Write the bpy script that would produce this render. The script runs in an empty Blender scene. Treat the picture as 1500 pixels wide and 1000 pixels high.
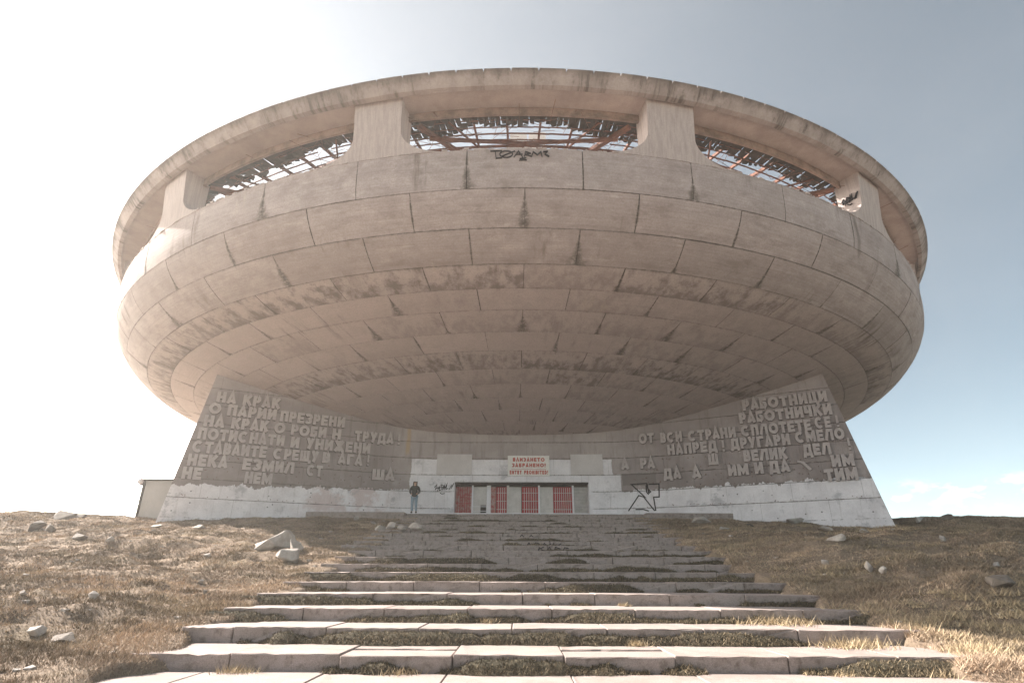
import bpy, bmesh, math, random
import numpy as np
from mathutils import Vector, Matrix
random.seed(7); RNG = np.random.default_rng(11)
S = bpy.context.scene; COL = S.collection
RAD = math.radians

# ------------------------------------------------------------ camera
F_PX, PITCH, YAW, ROLL = 840.0, 0.38972876, -0.00985772, 0.00319944
def cam_dir(x, z, y=1.0):
    x, z = x*math.cos(ROLL)-z*math.sin(ROLL), x*math.sin(ROLL)+z*math.cos(ROLL)
    Y = y*math.cos(PITCH)-z*math.sin(PITCH); Z = y*math.sin(PITCH)+z*math.cos(PITCH)
    return Vector((x*math.cos(YAW)+Y*math.sin(YAW), -x*math.sin(YAW)+Y*math.cos(YAW), Z))
fwd = cam_dir(0, 0); right = cam_dir(1, 0)-fwd; up = cam_dir(0, 1)-fwd
cd = bpy.data.cameras.new('camera'); cam = bpy.data.objects.new('camera', cd); COL.objects.link(cam)
M = Matrix((right, up, -fwd)).transposed().to_4x4(); cam.matrix_world = M
cd.sensor_width = 36; cd.lens = F_PX/1500*36; cd.clip_start = .1; cd.clip_end = 20000
S.camera = cam

# ------------------------------------------------------------ sky, sun, exposure
SUN = Vector((-1.2, .54, 1.0)).normalized()
SUN_EL = math.asin(SUN.z); SUN_AZ = math.atan2(SUN.x, SUN.y)
w = bpy.data.worlds.new('World'); S.world = w; w.use_nodes = True
nt = w.node_tree; nt.nodes.clear(); N = nt.nodes.new; LK = nt.links.new
sky = N('ShaderNodeTexSky'); sky.sky_type = 'NISHITA'; sky.sun_disc = False
sky.sun_elevation = SUN_EL; sky.sun_rotation = SUN_AZ; sky.altitude = 1400; sky.air_density = 1.0; sky.dust_density = .0; sky.ozone_density = 1.2
hs = N('ShaderNodeHueSaturation'); hs.inputs['Saturation'].default_value = .8; hs.inputs['Value'].default_value = .56; LK(sky.outputs[0], hs.inputs['Color'])
bg1 = N('ShaderNodeBackground'); bg1.inputs[1].default_value = .05; tm = N('ShaderNodeMix'); tm.data_type = 'RGBA'; tm.blend_type = 'MULTIPLY'; tm.inputs[0].default_value = 1; LK(hs.outputs[0], tm.inputs[6]); tm.inputs[7].default_value = (.80, 1.0, .94, 1); LK(tm.outputs[2], bg1.inputs[0])
tc = N('ShaderNodeTexCoord')
dp = N('ShaderNodeVectorMath'); dp.operation = 'DOT_PRODUCT'; LK(tc.outputs['Generated'], dp.inputs[0]); dp.inputs[1].default_value = SUN
def mth(op, a, b=None, c=None, tree=None):
    n = (tree or nt).nodes.new('ShaderNodeMath'); n.operation = op
    for i, v in enumerate((a, b, c)):
        if v is None: continue
        if isinstance(v, (int, float)): n.inputs[i].default_value = v
        else: (tree or nt).links.new(v, n.inputs[i])
    return n.outputs[0]
cl = mth('MAXIMUM', dp.outputs['Value'], 0.0)
sp0 = N('ShaderNodeSeparateXYZ'); LK(tc.outputs['Generated'], sp0.inputs[0])
lowz = mth('POWER', mth('SUBTRACT', 1.0, mth('MAXIMUM', sp0.outputs[2], 0.0)), 6.0)
g1 = mth('MULTIPLY', mth('MULTIPLY', mth('POWER', cl, 7.0), 27.0), lowz)
g2 = mth('MULTIPLY', mth('POWER', cl, 2.0), .07)
glow = mth('ADD', g1, g2)
bg2 = N('ShaderNodeBackground'); bg2.inputs[0].default_value = (1.0, .9, .78, 1); LK(glow, bg2.inputs[1])
# pale haze low over the horizon
sp = N('ShaderNodeSeparateXYZ'); LK(tc.outputs['Generated'], sp.inputs[0])
hz = mth('POWER', mth('SUBTRACT', 1.0, mth('ABSOLUTE', sp.outputs[2])), 5.5)
hzb = N('ShaderNodeBackground'); hzb.inputs[0].default_value = (.95, .93, .92, 1); LK(mth('MULTIPLY', hz, .18), hzb.inputs[1])
a1 = N('ShaderNodeAddShader'); LK(bg1.outputs[0], a1.inputs[0]); LK(bg2.outputs[0], a1.inputs[1])
cn = N('ShaderNodeTexNoise'); cn.inputs['Scale'].default_value = 26; cn.inputs['Detail'].default_value = 6; cn.inputs['Roughness'].default_value = .62
mp = N('ShaderNodeMapping'); mp.inputs['Scale'].default_value = (1, 1, 2.2); LK(tc.outputs['Generated'], mp.inputs[0]); LK(mp.outputs[0], cn.inputs['Vector'])
cz_ = mth('SUBTRACT', sp.outputs[2], .105)
band = mth('MAXIMUM', mth('SUBTRACT', 1.0, mth('MULTIPLY', mth('ABSOLUTE', cz_), 38.0)), 0.0)
puff = mth('MULTIPLY', mth('MAXIMUM', mth('SUBTRACT', cn.outputs[0], .5), 0.0), band)
ch = N('ShaderNodeTexNoise'); ch.inputs['Scale'].default_value = 2.2; ch.inputs['Detail'].default_value = 5; mp2 = N('ShaderNodeMapping'); mp2.inputs['Scale'].default_value = (1, 1.6, 3.5); LK(tc.outputs['Generated'], mp2.inputs[0]); LK(mp2.outputs[0], ch.inputs['Vector'])
cbg = N('ShaderNodeBackground'); cbg.inputs[0].default_value = (1, .84, .76, 1); LK(mth('ADD', mth('MULTIPLY', puff, 1.6), mth('MULTIPLY', mth('MAXIMUM', mth('SUBTRACT', ch.outputs[0], .45), 0.0), .03)), cbg.inputs[1])
a0 = N('ShaderNodeAddShader'); LK(a1.outputs[0], a0.inputs[0]); LK(cbg.outputs[0], a0.inputs[1]); a1 = a0
a2 = N('ShaderNodeAddShader'); LK(a1.outputs[0], a2.inputs[0]); LK(hzb.outputs[0], a2.inputs[1])
wo = N('ShaderNodeOutputWorld'); LK(a2.outputs[0], wo.inputs[0])
sd = bpy.data.lights.new('sun', 'SUN'); sd.energy = 4.4; sd.angle = RAD(.6); sd.color = (1, .93, .86)
so = bpy.data.objects.new('sun', sd); COL.objects.link(so); so.rotation_euler = SUN.to_track_quat('Z', 'Y').to_euler(); so.location = SUN*80
S.view_settings.view_transform = 'Standard'; S.view_settings.look = 'None'
S.view_settings.exposure = 2.2; S.view_settings.gamma = 1; S.view_settings.use_curve_mapping = False
S.cycles.max_bounces = 8; S.cycles.diffuse_bounces = 6; S.cycles.use_denoising = True

# ------------------------------------------------------------ helpers
def tag(o, label=None, cat=None, group=None, kind=None):
    if label: o['label'] = label
    if cat: o['category'] = cat
    if group: o['group'] = group
    if kind: o['kind'] = kind
    return o
def empty(name, loc=(0, 0, 0), parent=None):
    o = bpy.data.objects.new(name, None); COL.objects.link(o); o.location = loc
    o.empty_display_size = .3
    if parent: o.parent = parent
    return o
def link(name, me, parent=None, mat=None):
    o = bpy.data.objects.new(name, me); COL.objects.link(o)
    if mat and not me.materials: me.materials.append(mat)
    if parent: o.parent = parent
    return o
class MB:
    def __init__(s): s.v = []; s.f = []; s.uv = []; s.sm = []
    def face(s, idx, uv=None, smooth=False):
        s.f.append(idx); s.uv.append(uv or [(0.5, 0.5)]*len(idx)); s.sm.append(smooth)
    def quadpts(s, pts, uv=None, smooth=False):
        b = len(s.v); s.v += [tuple(p) for p in pts]; s.face(list(range(b, b+len(pts))), uv, smooth)
    def box(s, lo, hi, T=None, j=0.0):
        b = len(s.v)
        for x in (lo[0], hi[0]):
            for y in (lo[1], hi[1]):
                for z in (lo[2], hi[2]):
                    p = Vector((x+random.uniform(-j, j), y+random.uniform(-j, j), z+random.uniform(-j, j)))
                    s.v.append(tuple(T @ p) if T else tuple(p))
        for q in ((0, 1, 3, 2), (4, 6, 7, 5), (0, 4, 5, 1), (2, 3, 7, 6), (0, 2, 6, 4), (1, 5, 7, 3)): s.face([b+i for i in q])
    def beam(s, a, b_, w, h, upv=(0, 0, 1)):
        a = Vector(a); b_ = Vector(b_); d = (b_-a); L = d.length
        if L < 1e-6: return
        d /= L; u = Vector(upv); x = d.cross(u)
        if x.length < 1e-4: x = d.cross(Vector((1, 0, 0)))
        x.normalize(); u = x.cross(d)
        T = Matrix((x, d, u)).transposed().to_4x4(); T.translation = a
        s.box((-w/2, 0, -h/2), (w/2, L, h/2), T)
    def grid(s, P, U=None, smooth=True, flip=False):   # P[i][j]
        n, m = len(P), len(P[0]); b = len(s.v)
        for r in P: s.v += [tuple(p) for p in r]
        for i in range(n-1):
            for j in range(m-1):
                q = [(i, j), (i, j+1), (i+1, j+1), (i+1, j)]
                if flip: q = q[::-1]
                s.face([b+a*m+c for a, c in q], [U[a][c] for a, c in q] if U else None, smooth)
    def mesh(s, name, mat):
        me = bpy.data.meshes.new(name); me.from_pydata(s.v, [], s.f)
        uvl = me.uv_layers.new(name='UVMap'); flat = [c for f in s.uv for p in f for c in p]
        uvl.data.foreach_set('uv', flat)
        me.polygons.foreach_set('use_smooth', s.sm)
        if mat: me.materials.append(mat)
        me.update(); return me
    def build(s, name, mat, parent=None): return link(name, s.mesh(name, mat), parent)

def vnoise(x, y, seed=0):
    xi = np.floor(x).astype(np.int64); yi = np.floor(y).astype(np.int64); fx = x-xi; fy = y-yi
    fx = fx*fx*(3-2*fx); fy = fy*fy*(3-2*fy)
    def h(a, b):
        n = (a*374761393+b*668265263+seed*1442695041) & 0xffffffff
        n = ((n ^ (n >> 13))*1274126177) & 0xffffffff
        return ((n ^ (n >> 16)) & 0xffff)/65535.0
    return (h(xi, yi)*(1-fx)+h(xi+1, yi)*fx)*(1-fy)+(h(xi, yi+1)*(1-fx)+h(xi+1, yi+1)*fx)*fy
def fbm(x, y, oct=4, seed=0):
    x = np.asarray(x, float); y = np.asarray(y, float); s = 0; a = .5; t = 0
    for i in range(oct): s = s+a*vnoise(x*2**i+17.3*i, y*2**i+9.1*i, seed+i*7); t += a; a *= .5
    return s/t

# ------------------------------------------------------------ material kit
class Mat:
    def __init__(s, name, rough=.9):
        s.m = bpy.data.materials.new(name); s.m.use_nodes = True; s.t = s.m.node_tree
        s.b = s.t.nodes['Principled BSDF']; s.b.inputs['Roughness'].default_value = rough
        s.b.inputs['Specular IOR Level'].default_value = .25
        g = s.t.nodes.new('ShaderNodeNewGeometry'); s.pos = g.outputs['Position']; s.uvn = None
    def n(s, k): return s.t.nodes.new(k)
    def L(s, a, b): s.t.links.new(a, b)
    def math(s, op, a, b=None, c=None): return mth(op, a, b, c, s.t)
    def mapv(s, scale, src=None, loc=(0, 0, 0)):
        m = s.n('ShaderNodeMapping'); s.L(src or s.pos, m.inputs[0]); m.inputs['Scale'].default_value = scale; m.inputs['Location'].default_value = loc
        return m.outputs[0]
    def noise(s, vec, scale=1, detail=4, rough=.55, dist=0):
        m = s.n('ShaderNodeTexNoise'); s.L(vec, m.inputs['Vector']); m.inputs['Scale'].default_value = scale
        m.inputs['Detail'].default_value = detail; m.inputs['Roughness'].default_value = rough; m.inputs['Distortion'].default_value = dist
        return m.outputs[0]
    def ramp(s, v, lo, hi, a=0.0, b=1.0, smooth=True):
        m = s.n('ShaderNodeMapRange'); m.interpolation_type = 'SMOOTHSTEP' if smooth else 'LINEAR'
        if isinstance(v, (int, float)): m.inputs[0].default_value = v
        else: s.L(v, m.inputs[0])
        for i, x in ((1, lo), (2, hi), (3, a), (4, b)):
            if isinstance(x, (int, float)): m.inputs[i].default_value = x
            else: s.L(x, m.inputs[i])
        return m.outputs[0]
    def mix(s, f, a, b, mode='MIX'):
        m = s.n('ShaderNodeMix'); m.data_type = 'RGBA'; m.blend_type = mode
        for i, v in ((0, f), (6, a), (7, b)):
            if isinstance(v, (int, float)): m.inputs[i].default_value = v
            elif isinstance(v, tuple): m.inputs[i].default_value = (*v, 1)
            else: s.L(v, m.inputs[i])
        return m.outputs[2]
    def sep(s, v):
        m = s.n('ShaderNodeSeparateXYZ'); s.L(v, m.inputs[0]); return m.outputs
    def comb(s, x, y, z):
        m = s.n('ShaderNodeCombineXYZ')
        for i, v in enumerate((x, y, z)):
            if isinstance(v, (int, float)): m.inputs[i].default_value = v
            else: s.L(v, m.inputs[i])
        return m.outputs[0]
    def uv(s): 
        m = s.n('ShaderNodeUVMap'); m.uv_map = 'UVMap'; return m.outputs[0]
    def objinfo(s): m = s.n('ShaderNodeObjectInfo'); return m.outputs['Random']
    def prop(s, name): m = s.n('ShaderNodeAttribute'); m.attribute_type = 'OBJECT'; m.attribute_name = name; return m.outputs['Fac']
    def bump(s, h, strength=.4, dist=.02):
        m = s.n('ShaderNodeBump'); m.inputs['Strength'].default_value = strength; m.inputs['Distance'].default_value = dist
        s.L(h, m.inputs['Height']); s.L(m.outputs[0], s.b.inputs['Normal'])
    def out(s, col):
        if isinstance(col, tuple): s.b.inputs['Base Color'].default_value = (*col, 1)
        else: s.L(col, s.b.inputs['Base Color'])
        return s.m

AX = 46.918      # the monument's axis stands at (0, AX)
AZ0 = .6         # azimuth of its middle seam, degrees
CONC = (.5, .422, .41); CONC_D = (.25, .2, .175); MOSS = (.052, .042, .028)

def m_shell():
    m = Mat('weathered board marked concrete', .92)
    x, y, z = m.sep(m.pos)[:3]
    dy = m.math('SUBTRACT', AX, y)
    az = m.math('ARCTAN2', x, dy)
    r = m.math('SQRT', m.math('ADD', m.math('MULTIPLY', x, x), m.math('MULTIPLY', dy, dy)))
    mer = m.math('ADD', r, z)
    cyl = m.comb(m.math('MULTIPLY', az, 28), mer, 0.0)          # metres round the rim, metres down the shell
    big = m.noise(m.mapv((.35, .35, .35)), 1, 3)
    med = m.noise(m.mapv((1, 1, 1), cyl), 1.1, 6, .62)
    boards = m.noise(m.mapv((.25, 9, 1), cyl), 1, 3, .6)
    fine = m.noise(m.pos, 14, 4, .7)
    col = m.mix(m.ramp(med, .3, .72), CONC, (.35, .29, .275))
    col = m.mix(m.math('MULTIPLY', m.ramp(big, .35, .7), .55), col, (.43, .375, .362))
    col = m.mix(m.math('MULTIPLY', m.ramp(boards, .35, .75), .3), col, (.2, .16, .14))
    rnd = m.objinfo()
    col = m.mix(m.ramp(rnd, 0, 1, 0, .42, False), col, (.27, .22, .205))
    dirt = m.noise(m.mapv((.55, .9, 1), cyl, (6, 2, 0)), 1, 8, .78)
    col = m.mix(m.math('MULTIPLY', m.ramp(dirt, .47, .66), .5), col, (.2, .16, .14))
    pale = m.noise(m.mapv((.7, 2.2, 1), cyl, (16, 22, 0)), 1, 6, .7)
    col = m.mix(m.math('MULTIPLY', m.ramp(pale, .55, .7), .4), col, (.58, .5, .47))
    col = m.mix(m.ramp(r, 26.8, 26.4, 0, .5), col, (.6, .51, .49))  # cleaner underside concrete, lightened further to stand in for bounced light
    # dark runs dripping inwards across the joint lines
    runs = m.noise(m.mapv((1.6, .22, 1), cyl), 1, 5, .65)
    runmask = m.ramp(m.noise(m.mapv((.16, .3, 1), cyl, (3, 1, 0)), 1, 2), .5, .68)
    col = m.mix(m.math('MULTIPLY', m.math('MULTIPLY', m.ramp(runs, .52, .7), runmask), .75), col, (.11, .085, .068))
    # light lime streaks
    lime = m.noise(m.mapv((2.6, .18, 1), cyl, (40, 3, 0)), 1, 4, .7)
    limem = m.ramp(m.noise(m.mapv((.2, .35, 1), cyl, (9, 31, 0)), 1, 2), .58, .72)
    col = m.mix(m.math('MULTIPLY', m.math('MULTIPLY', m.ramp(lime, .56, .66), limem), .5), col, (.48, .4, .33))
    # grime in the joints and wedges of damp below each upright joint
    u, v, _ = m.sep(m.uv())[:3]
    du = m.math('SUBTRACT', .5, m.math('ABSOLUTE', m.math('SUBTRACT', u, .5)))
    dv = m.math('SUBTRACT', .5, m.math('ABSOLUTE', m.math('SUBTRACT', v, .5)))
    wn = m.noise(m.mapv((.23, .23, .23), cyl, (5, 5, 0)), 1, 1)
    en = m.noise(cyl, 4.5, 5, .75)
    wv = m.math('POWER', m.math('SUBTRACT', 1.0, v), 1.8)
    wid = m.math('ADD', .003, m.math('MULTIPLY', m.math('MULTIPLY', m.ramp(wn, .44, .7), wv), m.math('MULTIPLY', .5, m.math('MULTIPLY', en, m.math('ADD', .1, m.noise(m.mapv((.4, .6, 1), cyl, (50, 8, 0)), 1, 3))))))
    wedge = m.math('SUBTRACT', 1.0, m.ramp(du, 0.0, wid))
    wedge = m.math('MULTIPLY', wedge, m.ramp(en, .3, .56))
    edge = m.math('MULTIPLY', m.math('SUBTRACT', 1.0, m.ramp(dv, .0, m.math('MULTIPLY', .06, en))), m.ramp(en, .42, .62))
    col = m.mix(m.math('MULTIPLY', wedge, .85), col, MOSS)
    col = m.mix(m.math('MULTIPLY', edge, .4), col, MOSS)
    # the badly stained panels
    st = m.prop('stain')
    sn = m.noise(m.mapv((1.3, .8, 1), cyl, (2, 7, 0)), 1.2, 7, .72)
    low = m.math('SUBTRACT', 1.15, v)
    sm = m.math('MULTIPLY', m.ramp(m.math('ADD', sn, m.math('MULTIPLY', low, .12)), .5, .7), st)
    col = m.mix(m.math('MULTIPLY', sm, .85), col, (.11, .088, .072))
    col = m.mix(m.math('MULTIPLY', m.ramp(fine, .35, .7), .35), col, (.2, .165, .145))
    pit = m.n('ShaderNodeTexVoronoi'); pit.inputs['Scale'].default_value = 9; m.L(m.pos, pit.inputs['Vector'])
    pits = m.ramp(pit.outputs['Distance'], .05, .11)
    col = m.mix(m.math('MULTIPLY', m.math('SUBTRACT', 1.0, pits), .5), col, (.12, .1, .085))
    hh = m.math('ADD', m.math('MULTIPLY', boards, .6), m.math('ADD', m.math('MULTIPLY', fine, .5), m.math('MULTIPLY', pits, .25)))
    m.bump(hh, .6, .035)
    return m.out(col)
def m_rim():
    m = Mat('rain stained rim concrete', .92)
    x, y, z = m.sep(m.pos)[:3]
    az = m.math('ARCTAN2', x, m.math('SUBTRACT', AX, y))
    cyl = m.comb(m.math('MULTIPLY', az, 30), z, 0.0)
    a = m.noise(m.mapv((.8, .8, 1), cyl), 1, 6, .7); b = m.noise(m.mapv((5, .7, 1), cyl), 1, 4, .6); f = m.noise(m.pos, 12, 4, .7)
    col = m.mix(m.ramp(a, .3, .7), (.41, .35, .33), (.26, .215, .198))
    topd = m.ramp(m.math('ADD', z, m.math('MULTIPLY', a, .5)), 18.62, 18.95)
    col = m.mix(m.math('MULTIPLY', m.ramp(b, .45, .62), m.math('MULTIPLY', m.ramp(a, .46, .6), .8)), col, (.08, .065, .055))
    col = m.mix(m.math('MULTIPLY', topd, .75), col, (.09, .072, .06))
    col = m.mix(m.math('MULTIPLY', m.ramp(f, .3, .75), .25), col, (.15, .125, .11))
    m.bump(m.math('ADD', f, b), .4, .02); return m.out(col)
def m_plain(name, c1, c2, scale=1.5, rough=.9, bump=.35, vertical=False, f2=.25):
    m = Mat(name, rough)
    vec = m.mapv((9, 9, .35)) if vertical else m.pos
    a = m.noise(vec, scale, 6, .65); f = m.noise(m.pos, 22, 4, .7)
    col = m.mix(m.ramp(a, .32, .7), c1, c2)
    col = m.mix(m.math('MULTIPLY', m.ramp(f, .35, .7), f2), col, tuple(c*.45 for c in c1))
    m.bump(m.math('ADD', f, m.math('MULTIPLY', a, .7)), bump, .02); return m.out(col)
def m_wall():
    m = Mat('relief wall concrete with ragged white paint', .9)
    s, z, _ = m.sep(m.uv())[:3]
    sz = m.comb(s, z, 0.0)
    a = m.noise(m.mapv((.5, .5, 1), sz), 1, 5, .65); f = m.noise(m.pos, 16, 4, .7)
    st = m.noise(m.mapv((2.4, .25, 1), sz), 1, 5, .7)
    col = m.mix(m.ramp(a, .3, .7), (.40, .345, .335), (.31, .262, .255))
    col = m.mix(m.math('MULTIPLY', m.ramp(st, .5, .68), .45), col, (.17, .135, .125))
    dirt = m.ramp(z, 6.4, 4.8)                                      # splash zone above the paint
    col = m.mix(m.math('MULTIPLY', m.math('MULTIPLY', dirt, m.ramp(a, .3, .55)), .45), col, (.15, .125, .12))
    ab = m.math('ABSOLUTE', s)
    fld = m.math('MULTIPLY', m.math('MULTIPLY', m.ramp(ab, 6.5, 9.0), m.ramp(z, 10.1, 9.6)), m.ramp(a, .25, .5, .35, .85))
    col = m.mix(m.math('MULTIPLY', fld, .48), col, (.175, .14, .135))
    # ochre run left of the entrance
    och = m.math('MULTIPLY', m.math('MULTIPLY', m.ramp(m.math('ABSOLUTE', m.math('ADD', s, 6.95)), .22, .05), m.ramp(z, 6.9, 7.4)), m.ramp(m.noise(m.mapv((4, .6, 1), sz), 1, 3), .35, .55))
    col = m.mix(m.math('MULTIPLY', och, .6), col, (.42, .27, .12))
    # paint
    big = m.noise(m.mapv((.35, .02, 1), sz, (4, 0, 0)), 1, 2); rg = m.noise(m.mapv((1.4, .6, 1), sz), 1, 5, .7)
    brush = m.noise(m.mapv((.16, .02, 1), sz, (31, 0, 0)), 1, 0)
    ab = m.math('ABSOLUTE', s)
    edge = m.math('ADD', 4.72, m.math('MULTIPLY', m.math('SUBTRACT', rg, .3), 1.15))
    tilt = m.ramp(s, -19, -8, -.38, .0, False)
    low = m.ramp(m.math('SUBTRACT', m.math('ADD', edge, tilt), z), -.015, .015)
    cz = m.math('ADD', 6.82, m.math('MULTIPLY', rg, .1))
    inx = m.math('MULTIPLY', m.ramp(m.math('ADD', s, m.math('MULTIPLY', rg, .4)), -6.5, -6.46), m.ramp(m.math('SUBTRACT', s, m.math('MULTIPLY', rg, .6)), 5.62, 5.58))
    mid = m.math('MULTIPLY', inx, m.ramp(m.math('SUBTRACT', cz, z), -.01, .01))
    low2 = m.math('MULTIPLY', m.math('MULTIPLY', m.ramp(s, -6.25, -6.22), m.ramp(s, 6.45, 6.4)), m.ramp(z, 5.93, 5.9))
    paint = m.math('MAXIMUM', m.math('MAXIMUM', low, mid), low2)
    chip = m.noise(m.mapv((1.2, 1.2, 1), sz, (3, 9, 0)), 2.2, 8, .8)
    paint = m.math('MULTIPLY', paint, m.ramp(chip, .25, .33))
    pn = m.noise(sz, .9, 6, .7)
    pc = m.mix(m.ramp(pn, .32, .7), (.82, .78, .81), (.66, .62, .65))
    pink = m.math('MULTIPLY', m.ramp(m.math('ABSOLUTE', m.math('ADD', s, 10.3)), 3.4, 1.5), m.math('MULTIPLY', m.ramp(pn, .42, .56), .55))
    pc = m.mix(pink, pc, (.56, .4, .38))
    scuff = m.noise(m.mapv((.7, .7, 1), sz, (17, 2, 0)), 1, 6, .75)
    pc = m.mix(m.math('MULTIPLY', m.ramp(scuff, .54, .66), .6), pc, (.3, .29, .32))
    drip = m.noise(m.mapv((5, .5, 1), sz), 1, 4, .6)
    pc = m.mix(m.math('MULTIPLY', m.ramp(drip, .56, .7), .28), pc, (.4, .36, .35))
    col = m.mix(m.math('MULTIPLY', paint, .94), col, pc)
    # grey overpainted patches
    def patch(s0, s1, z0, z1, r=.12):
        w_ = m.math('MULTIPLY', m.math('SUBTRACT', rg, .5), .35)
        sx = m.math('ADD', s, w_); zx = m.math('ADD', z, w_)
        return m.math('MULTIPLY', m.math('MULTIPLY', m.ramp(sx, s0, s0+.03), m.ramp(sx, s1, s1-.03)), m.math('MULTIPLY', m.ramp(zx, z0, z0+.03), m.ramp(zx, z1, z1-.03)))
    col = m.mix(patch(6.5, 8.6, 5.2, 6.0), col, (.2, .168, .16))
    col = m.mix(m.math('MULTIPLY', patch(-9.0, -7.6, 5.78, 6.1), .7), col, (.17, .15, .15))
    # knocked out fixing holes and chips along the rows
    vo = m.n('ShaderNodeTexVoronoi'); vo.inputs['Scale'].default_value = 1; m.L(m.mapv((2.6, 2.6, 1), sz), vo.inputs['Vector'])
    hole = m.ramp(vo.outputs['Distance'], .13, .07)
    rc = m.sep(vo.outputs['Color'])[0]
    hole = m.math('MULTIPLY', m.math('MULTIPLY', hole, m.ramp(rc, .55, .6)), m.math('MULTIPLY', m.ramp(z, 5.6, 5.2), m.ramp(ab, 6.8, 7.2)))
    col = m.mix(m.math('MULTIPLY', hole, .85), col, (.05, .045, .045))
    fr = m.math('FRACT', m.math('DIVIDE', m.math('SUBTRACT', z, 3.88), 1.02))
    dj = m.math('SUBTRACT', .5, m.math('ABSOLUTE', m.math('SUBTRACT', fr, .5)))
    jg = m.math('MULTIPLY', m.ramp(dj, .05, .01), m.ramp(m.noise(m.mapv((2, 2, 1), sz), 2, 5, .7), .45, .6))
    col = m.mix(m.math('MULTIPLY', jg, .55), col, (.1, .07, .06))
    col = m.mix(m.math('MULTIPLY', m.ramp(f, .35, .75), .16), col, (.2, .17, .16))
    m.bump(m.math('ADD', f, m.math('SUBTRACT', a, m.math('MULTIPLY', hole, 2.0))), .35, .02)
    return m.out(col)
def m_ground():
    m = Mat('dry grass and bare earth', .97)
    a = m.noise(m.pos, .35, 6, .65); b = m.noise(m.pos, 2.6, 7, .7); f = m.noise(m.pos, 30, 5, .75); g = m.noise(m.pos, .8, 3)
    col = m.mix(m.ramp(b, .3, .7), (.34, .258, .19), (.18, .134, .098))
    col = m.mix(m.math('MULTIPLY', m.ramp(a, .4, .65), .35), col, (.32, .24, .17))
    col = m.mix(m.math('MULTIPLY', m.ramp(g, .52, .7), .4), col, (.15, .125, .07))
    col = m.mix(m.math('MULTIPLY', m.ramp(f, .4, .65), .55), col, (.075, .052, .035))
    m.bump(m.math('ADD', m.math('MULTIPLY', f, .7), b), .9, .06); return m.out(col)
def m_step():
    m = Mat('speckled granite step stone', .85)
    s = m.noise(m.pos, 85, 3, .8); b = m.noise(m.pos, 1.3, 6, .7); rnd = m.objinfo(); c = m.noise(m.pos, 7, 5, .7)
    col = m.mix(m.ramp(b, .3, .7), (.37, .308, .285), (.27, .222, .2))
    col = m.mix(m.ramp(rnd, 0, 1, 0, .4, False), col, (.36, .3, .27))
    col = m.mix(m.math('MULTIPLY', m.ramp(s, .42, .6), .45), col, (.12, .085, .07))
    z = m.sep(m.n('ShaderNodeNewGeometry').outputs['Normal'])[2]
    riser_tone = m.math('MULTIPLY', m.ramp(z, .5, .0), m.ramp(c, .46, .7))  # upright faces blotched darker
    col = m.mix(m.math('MULTIPLY', riser_tone, .6), col, (.085, .06, .045))
    st2 = m.noise(m.pos, 2.3, 7, .75)
    col = m.mix(m.math('MULTIPLY', m.ramp(st2, .5, .68), .28), col, (.2, .155, .125))
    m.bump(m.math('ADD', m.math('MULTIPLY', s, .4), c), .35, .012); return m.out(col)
def m_attr(name, rough=.95, trans=0):
    m = Mat(name, rough); a = m.n('ShaderNodeAttribute'); a.attribute_name = 'tint'
    return m.out(a.outputs['Color'])
M_SHELL = m_shell(); M_RIM = m_rim(); M_WALL = m_wall(); M_GROUND = m_ground(); M_STEP = m_step()
M_CORE = m_plain('raw inner concrete', (.16, .13, .115), (.1, .08, .07), 1.2)
M_SOFFIT = m_plain('rim soffit concrete', (.44, .365, .33), (.33, .265, .24), .9)
M_PILLAR = m_plain('upright board marked concrete', (.48, .405, .38), (.37, .31, .29), 1.0, vertical=True)
M_LETTER = m_plain('cast concrete letter', (.46, .4, .39), (.38, .322, .314), 2.2)
M_LETTERSHADE = m_plain('letter side shade', (.17, .14, .135), (.11, .09, .088), 3)  # dark colour on letter sides paints in the shade of their relief
M_RUST = m_plain('rusted steel', (.2, .085, .055), (.1, .05, .036), 3, .8)
M_DARKROOF = m_plain('rotten roof boarding', (.075, .058, .045), (.035, .028, .023), 2.5)
M_LEDGE = m_plain('flaking pink render', (.33, .23, .185), (.16, .115, .09), 1.6)
M_WHITE = m_plain('chalky white paint', (.8, .76, .79), (.66, .62, .64), 1.2)
M_RED = m_plain('flaking red door paint', (.42, .03, .035), (.27, .03, .035), 3, .7)
M_REDC = m_plain('badly flaked red paint', (.34, .06, .055), (.42, .33, .3), 5, .8)
M_BLOCK = m_plain('grey blockwork infill', (.5, .47, .455), (.38, .36, .345), 2)
M_PALE = m_plain('pale grey door board', (.62, .57, .55), (.48, .44, .42), 2)
M_BLACK = m_plain('black spray paint', (.018, .016, .018), (.03, .026, .028), 6)
M_DARK = m_plain('dark board and painted shade', (.05, .04, .035), (.03, .025, .02), 2)  # near-black tone stands in for entrance shade; hut frame is dark itself
M_SIGN = m_plain('white sign board', (.78, .74, .71), (.7, .65, .62), 1.2, .6, .1)
M_SIGNRED = m_plain('faded red sign lettering', (.5, .1, .07), (.42, .08, .06), 4, .6, .1)
M_ROCK = m_plain('pale limestone', (.46, .41, .37), (.28, .245, .22), 3, .9, .7)
M_ROCKD = m_plain('grey lichen stone', (.2, .17, .145), (.11, .09, .075), 3, .9, .7)
M_BLADE = m_attr('dry grass blades')
M_MOSS = m_plain('earth and moss on the steps', (.1, .08, .052), (.045, .04, .026), 5, .97, .9)

# ------------------------------------------------------------ monument
mon = empty('saucer_monument', (0, AX, 3.4))
tag(mon, 'huge derelict concrete saucer building on a curved wall of raised Cyrillic letters', 'monument')
mon_off = Vector((0, AX, 3.4))
def ang(a): return RAD(a)
def cyl(r, a, z): return (r*math.sin(ang(a)), -r*math.cos(ang(a)), z-3.4)     # local to the monument

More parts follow.
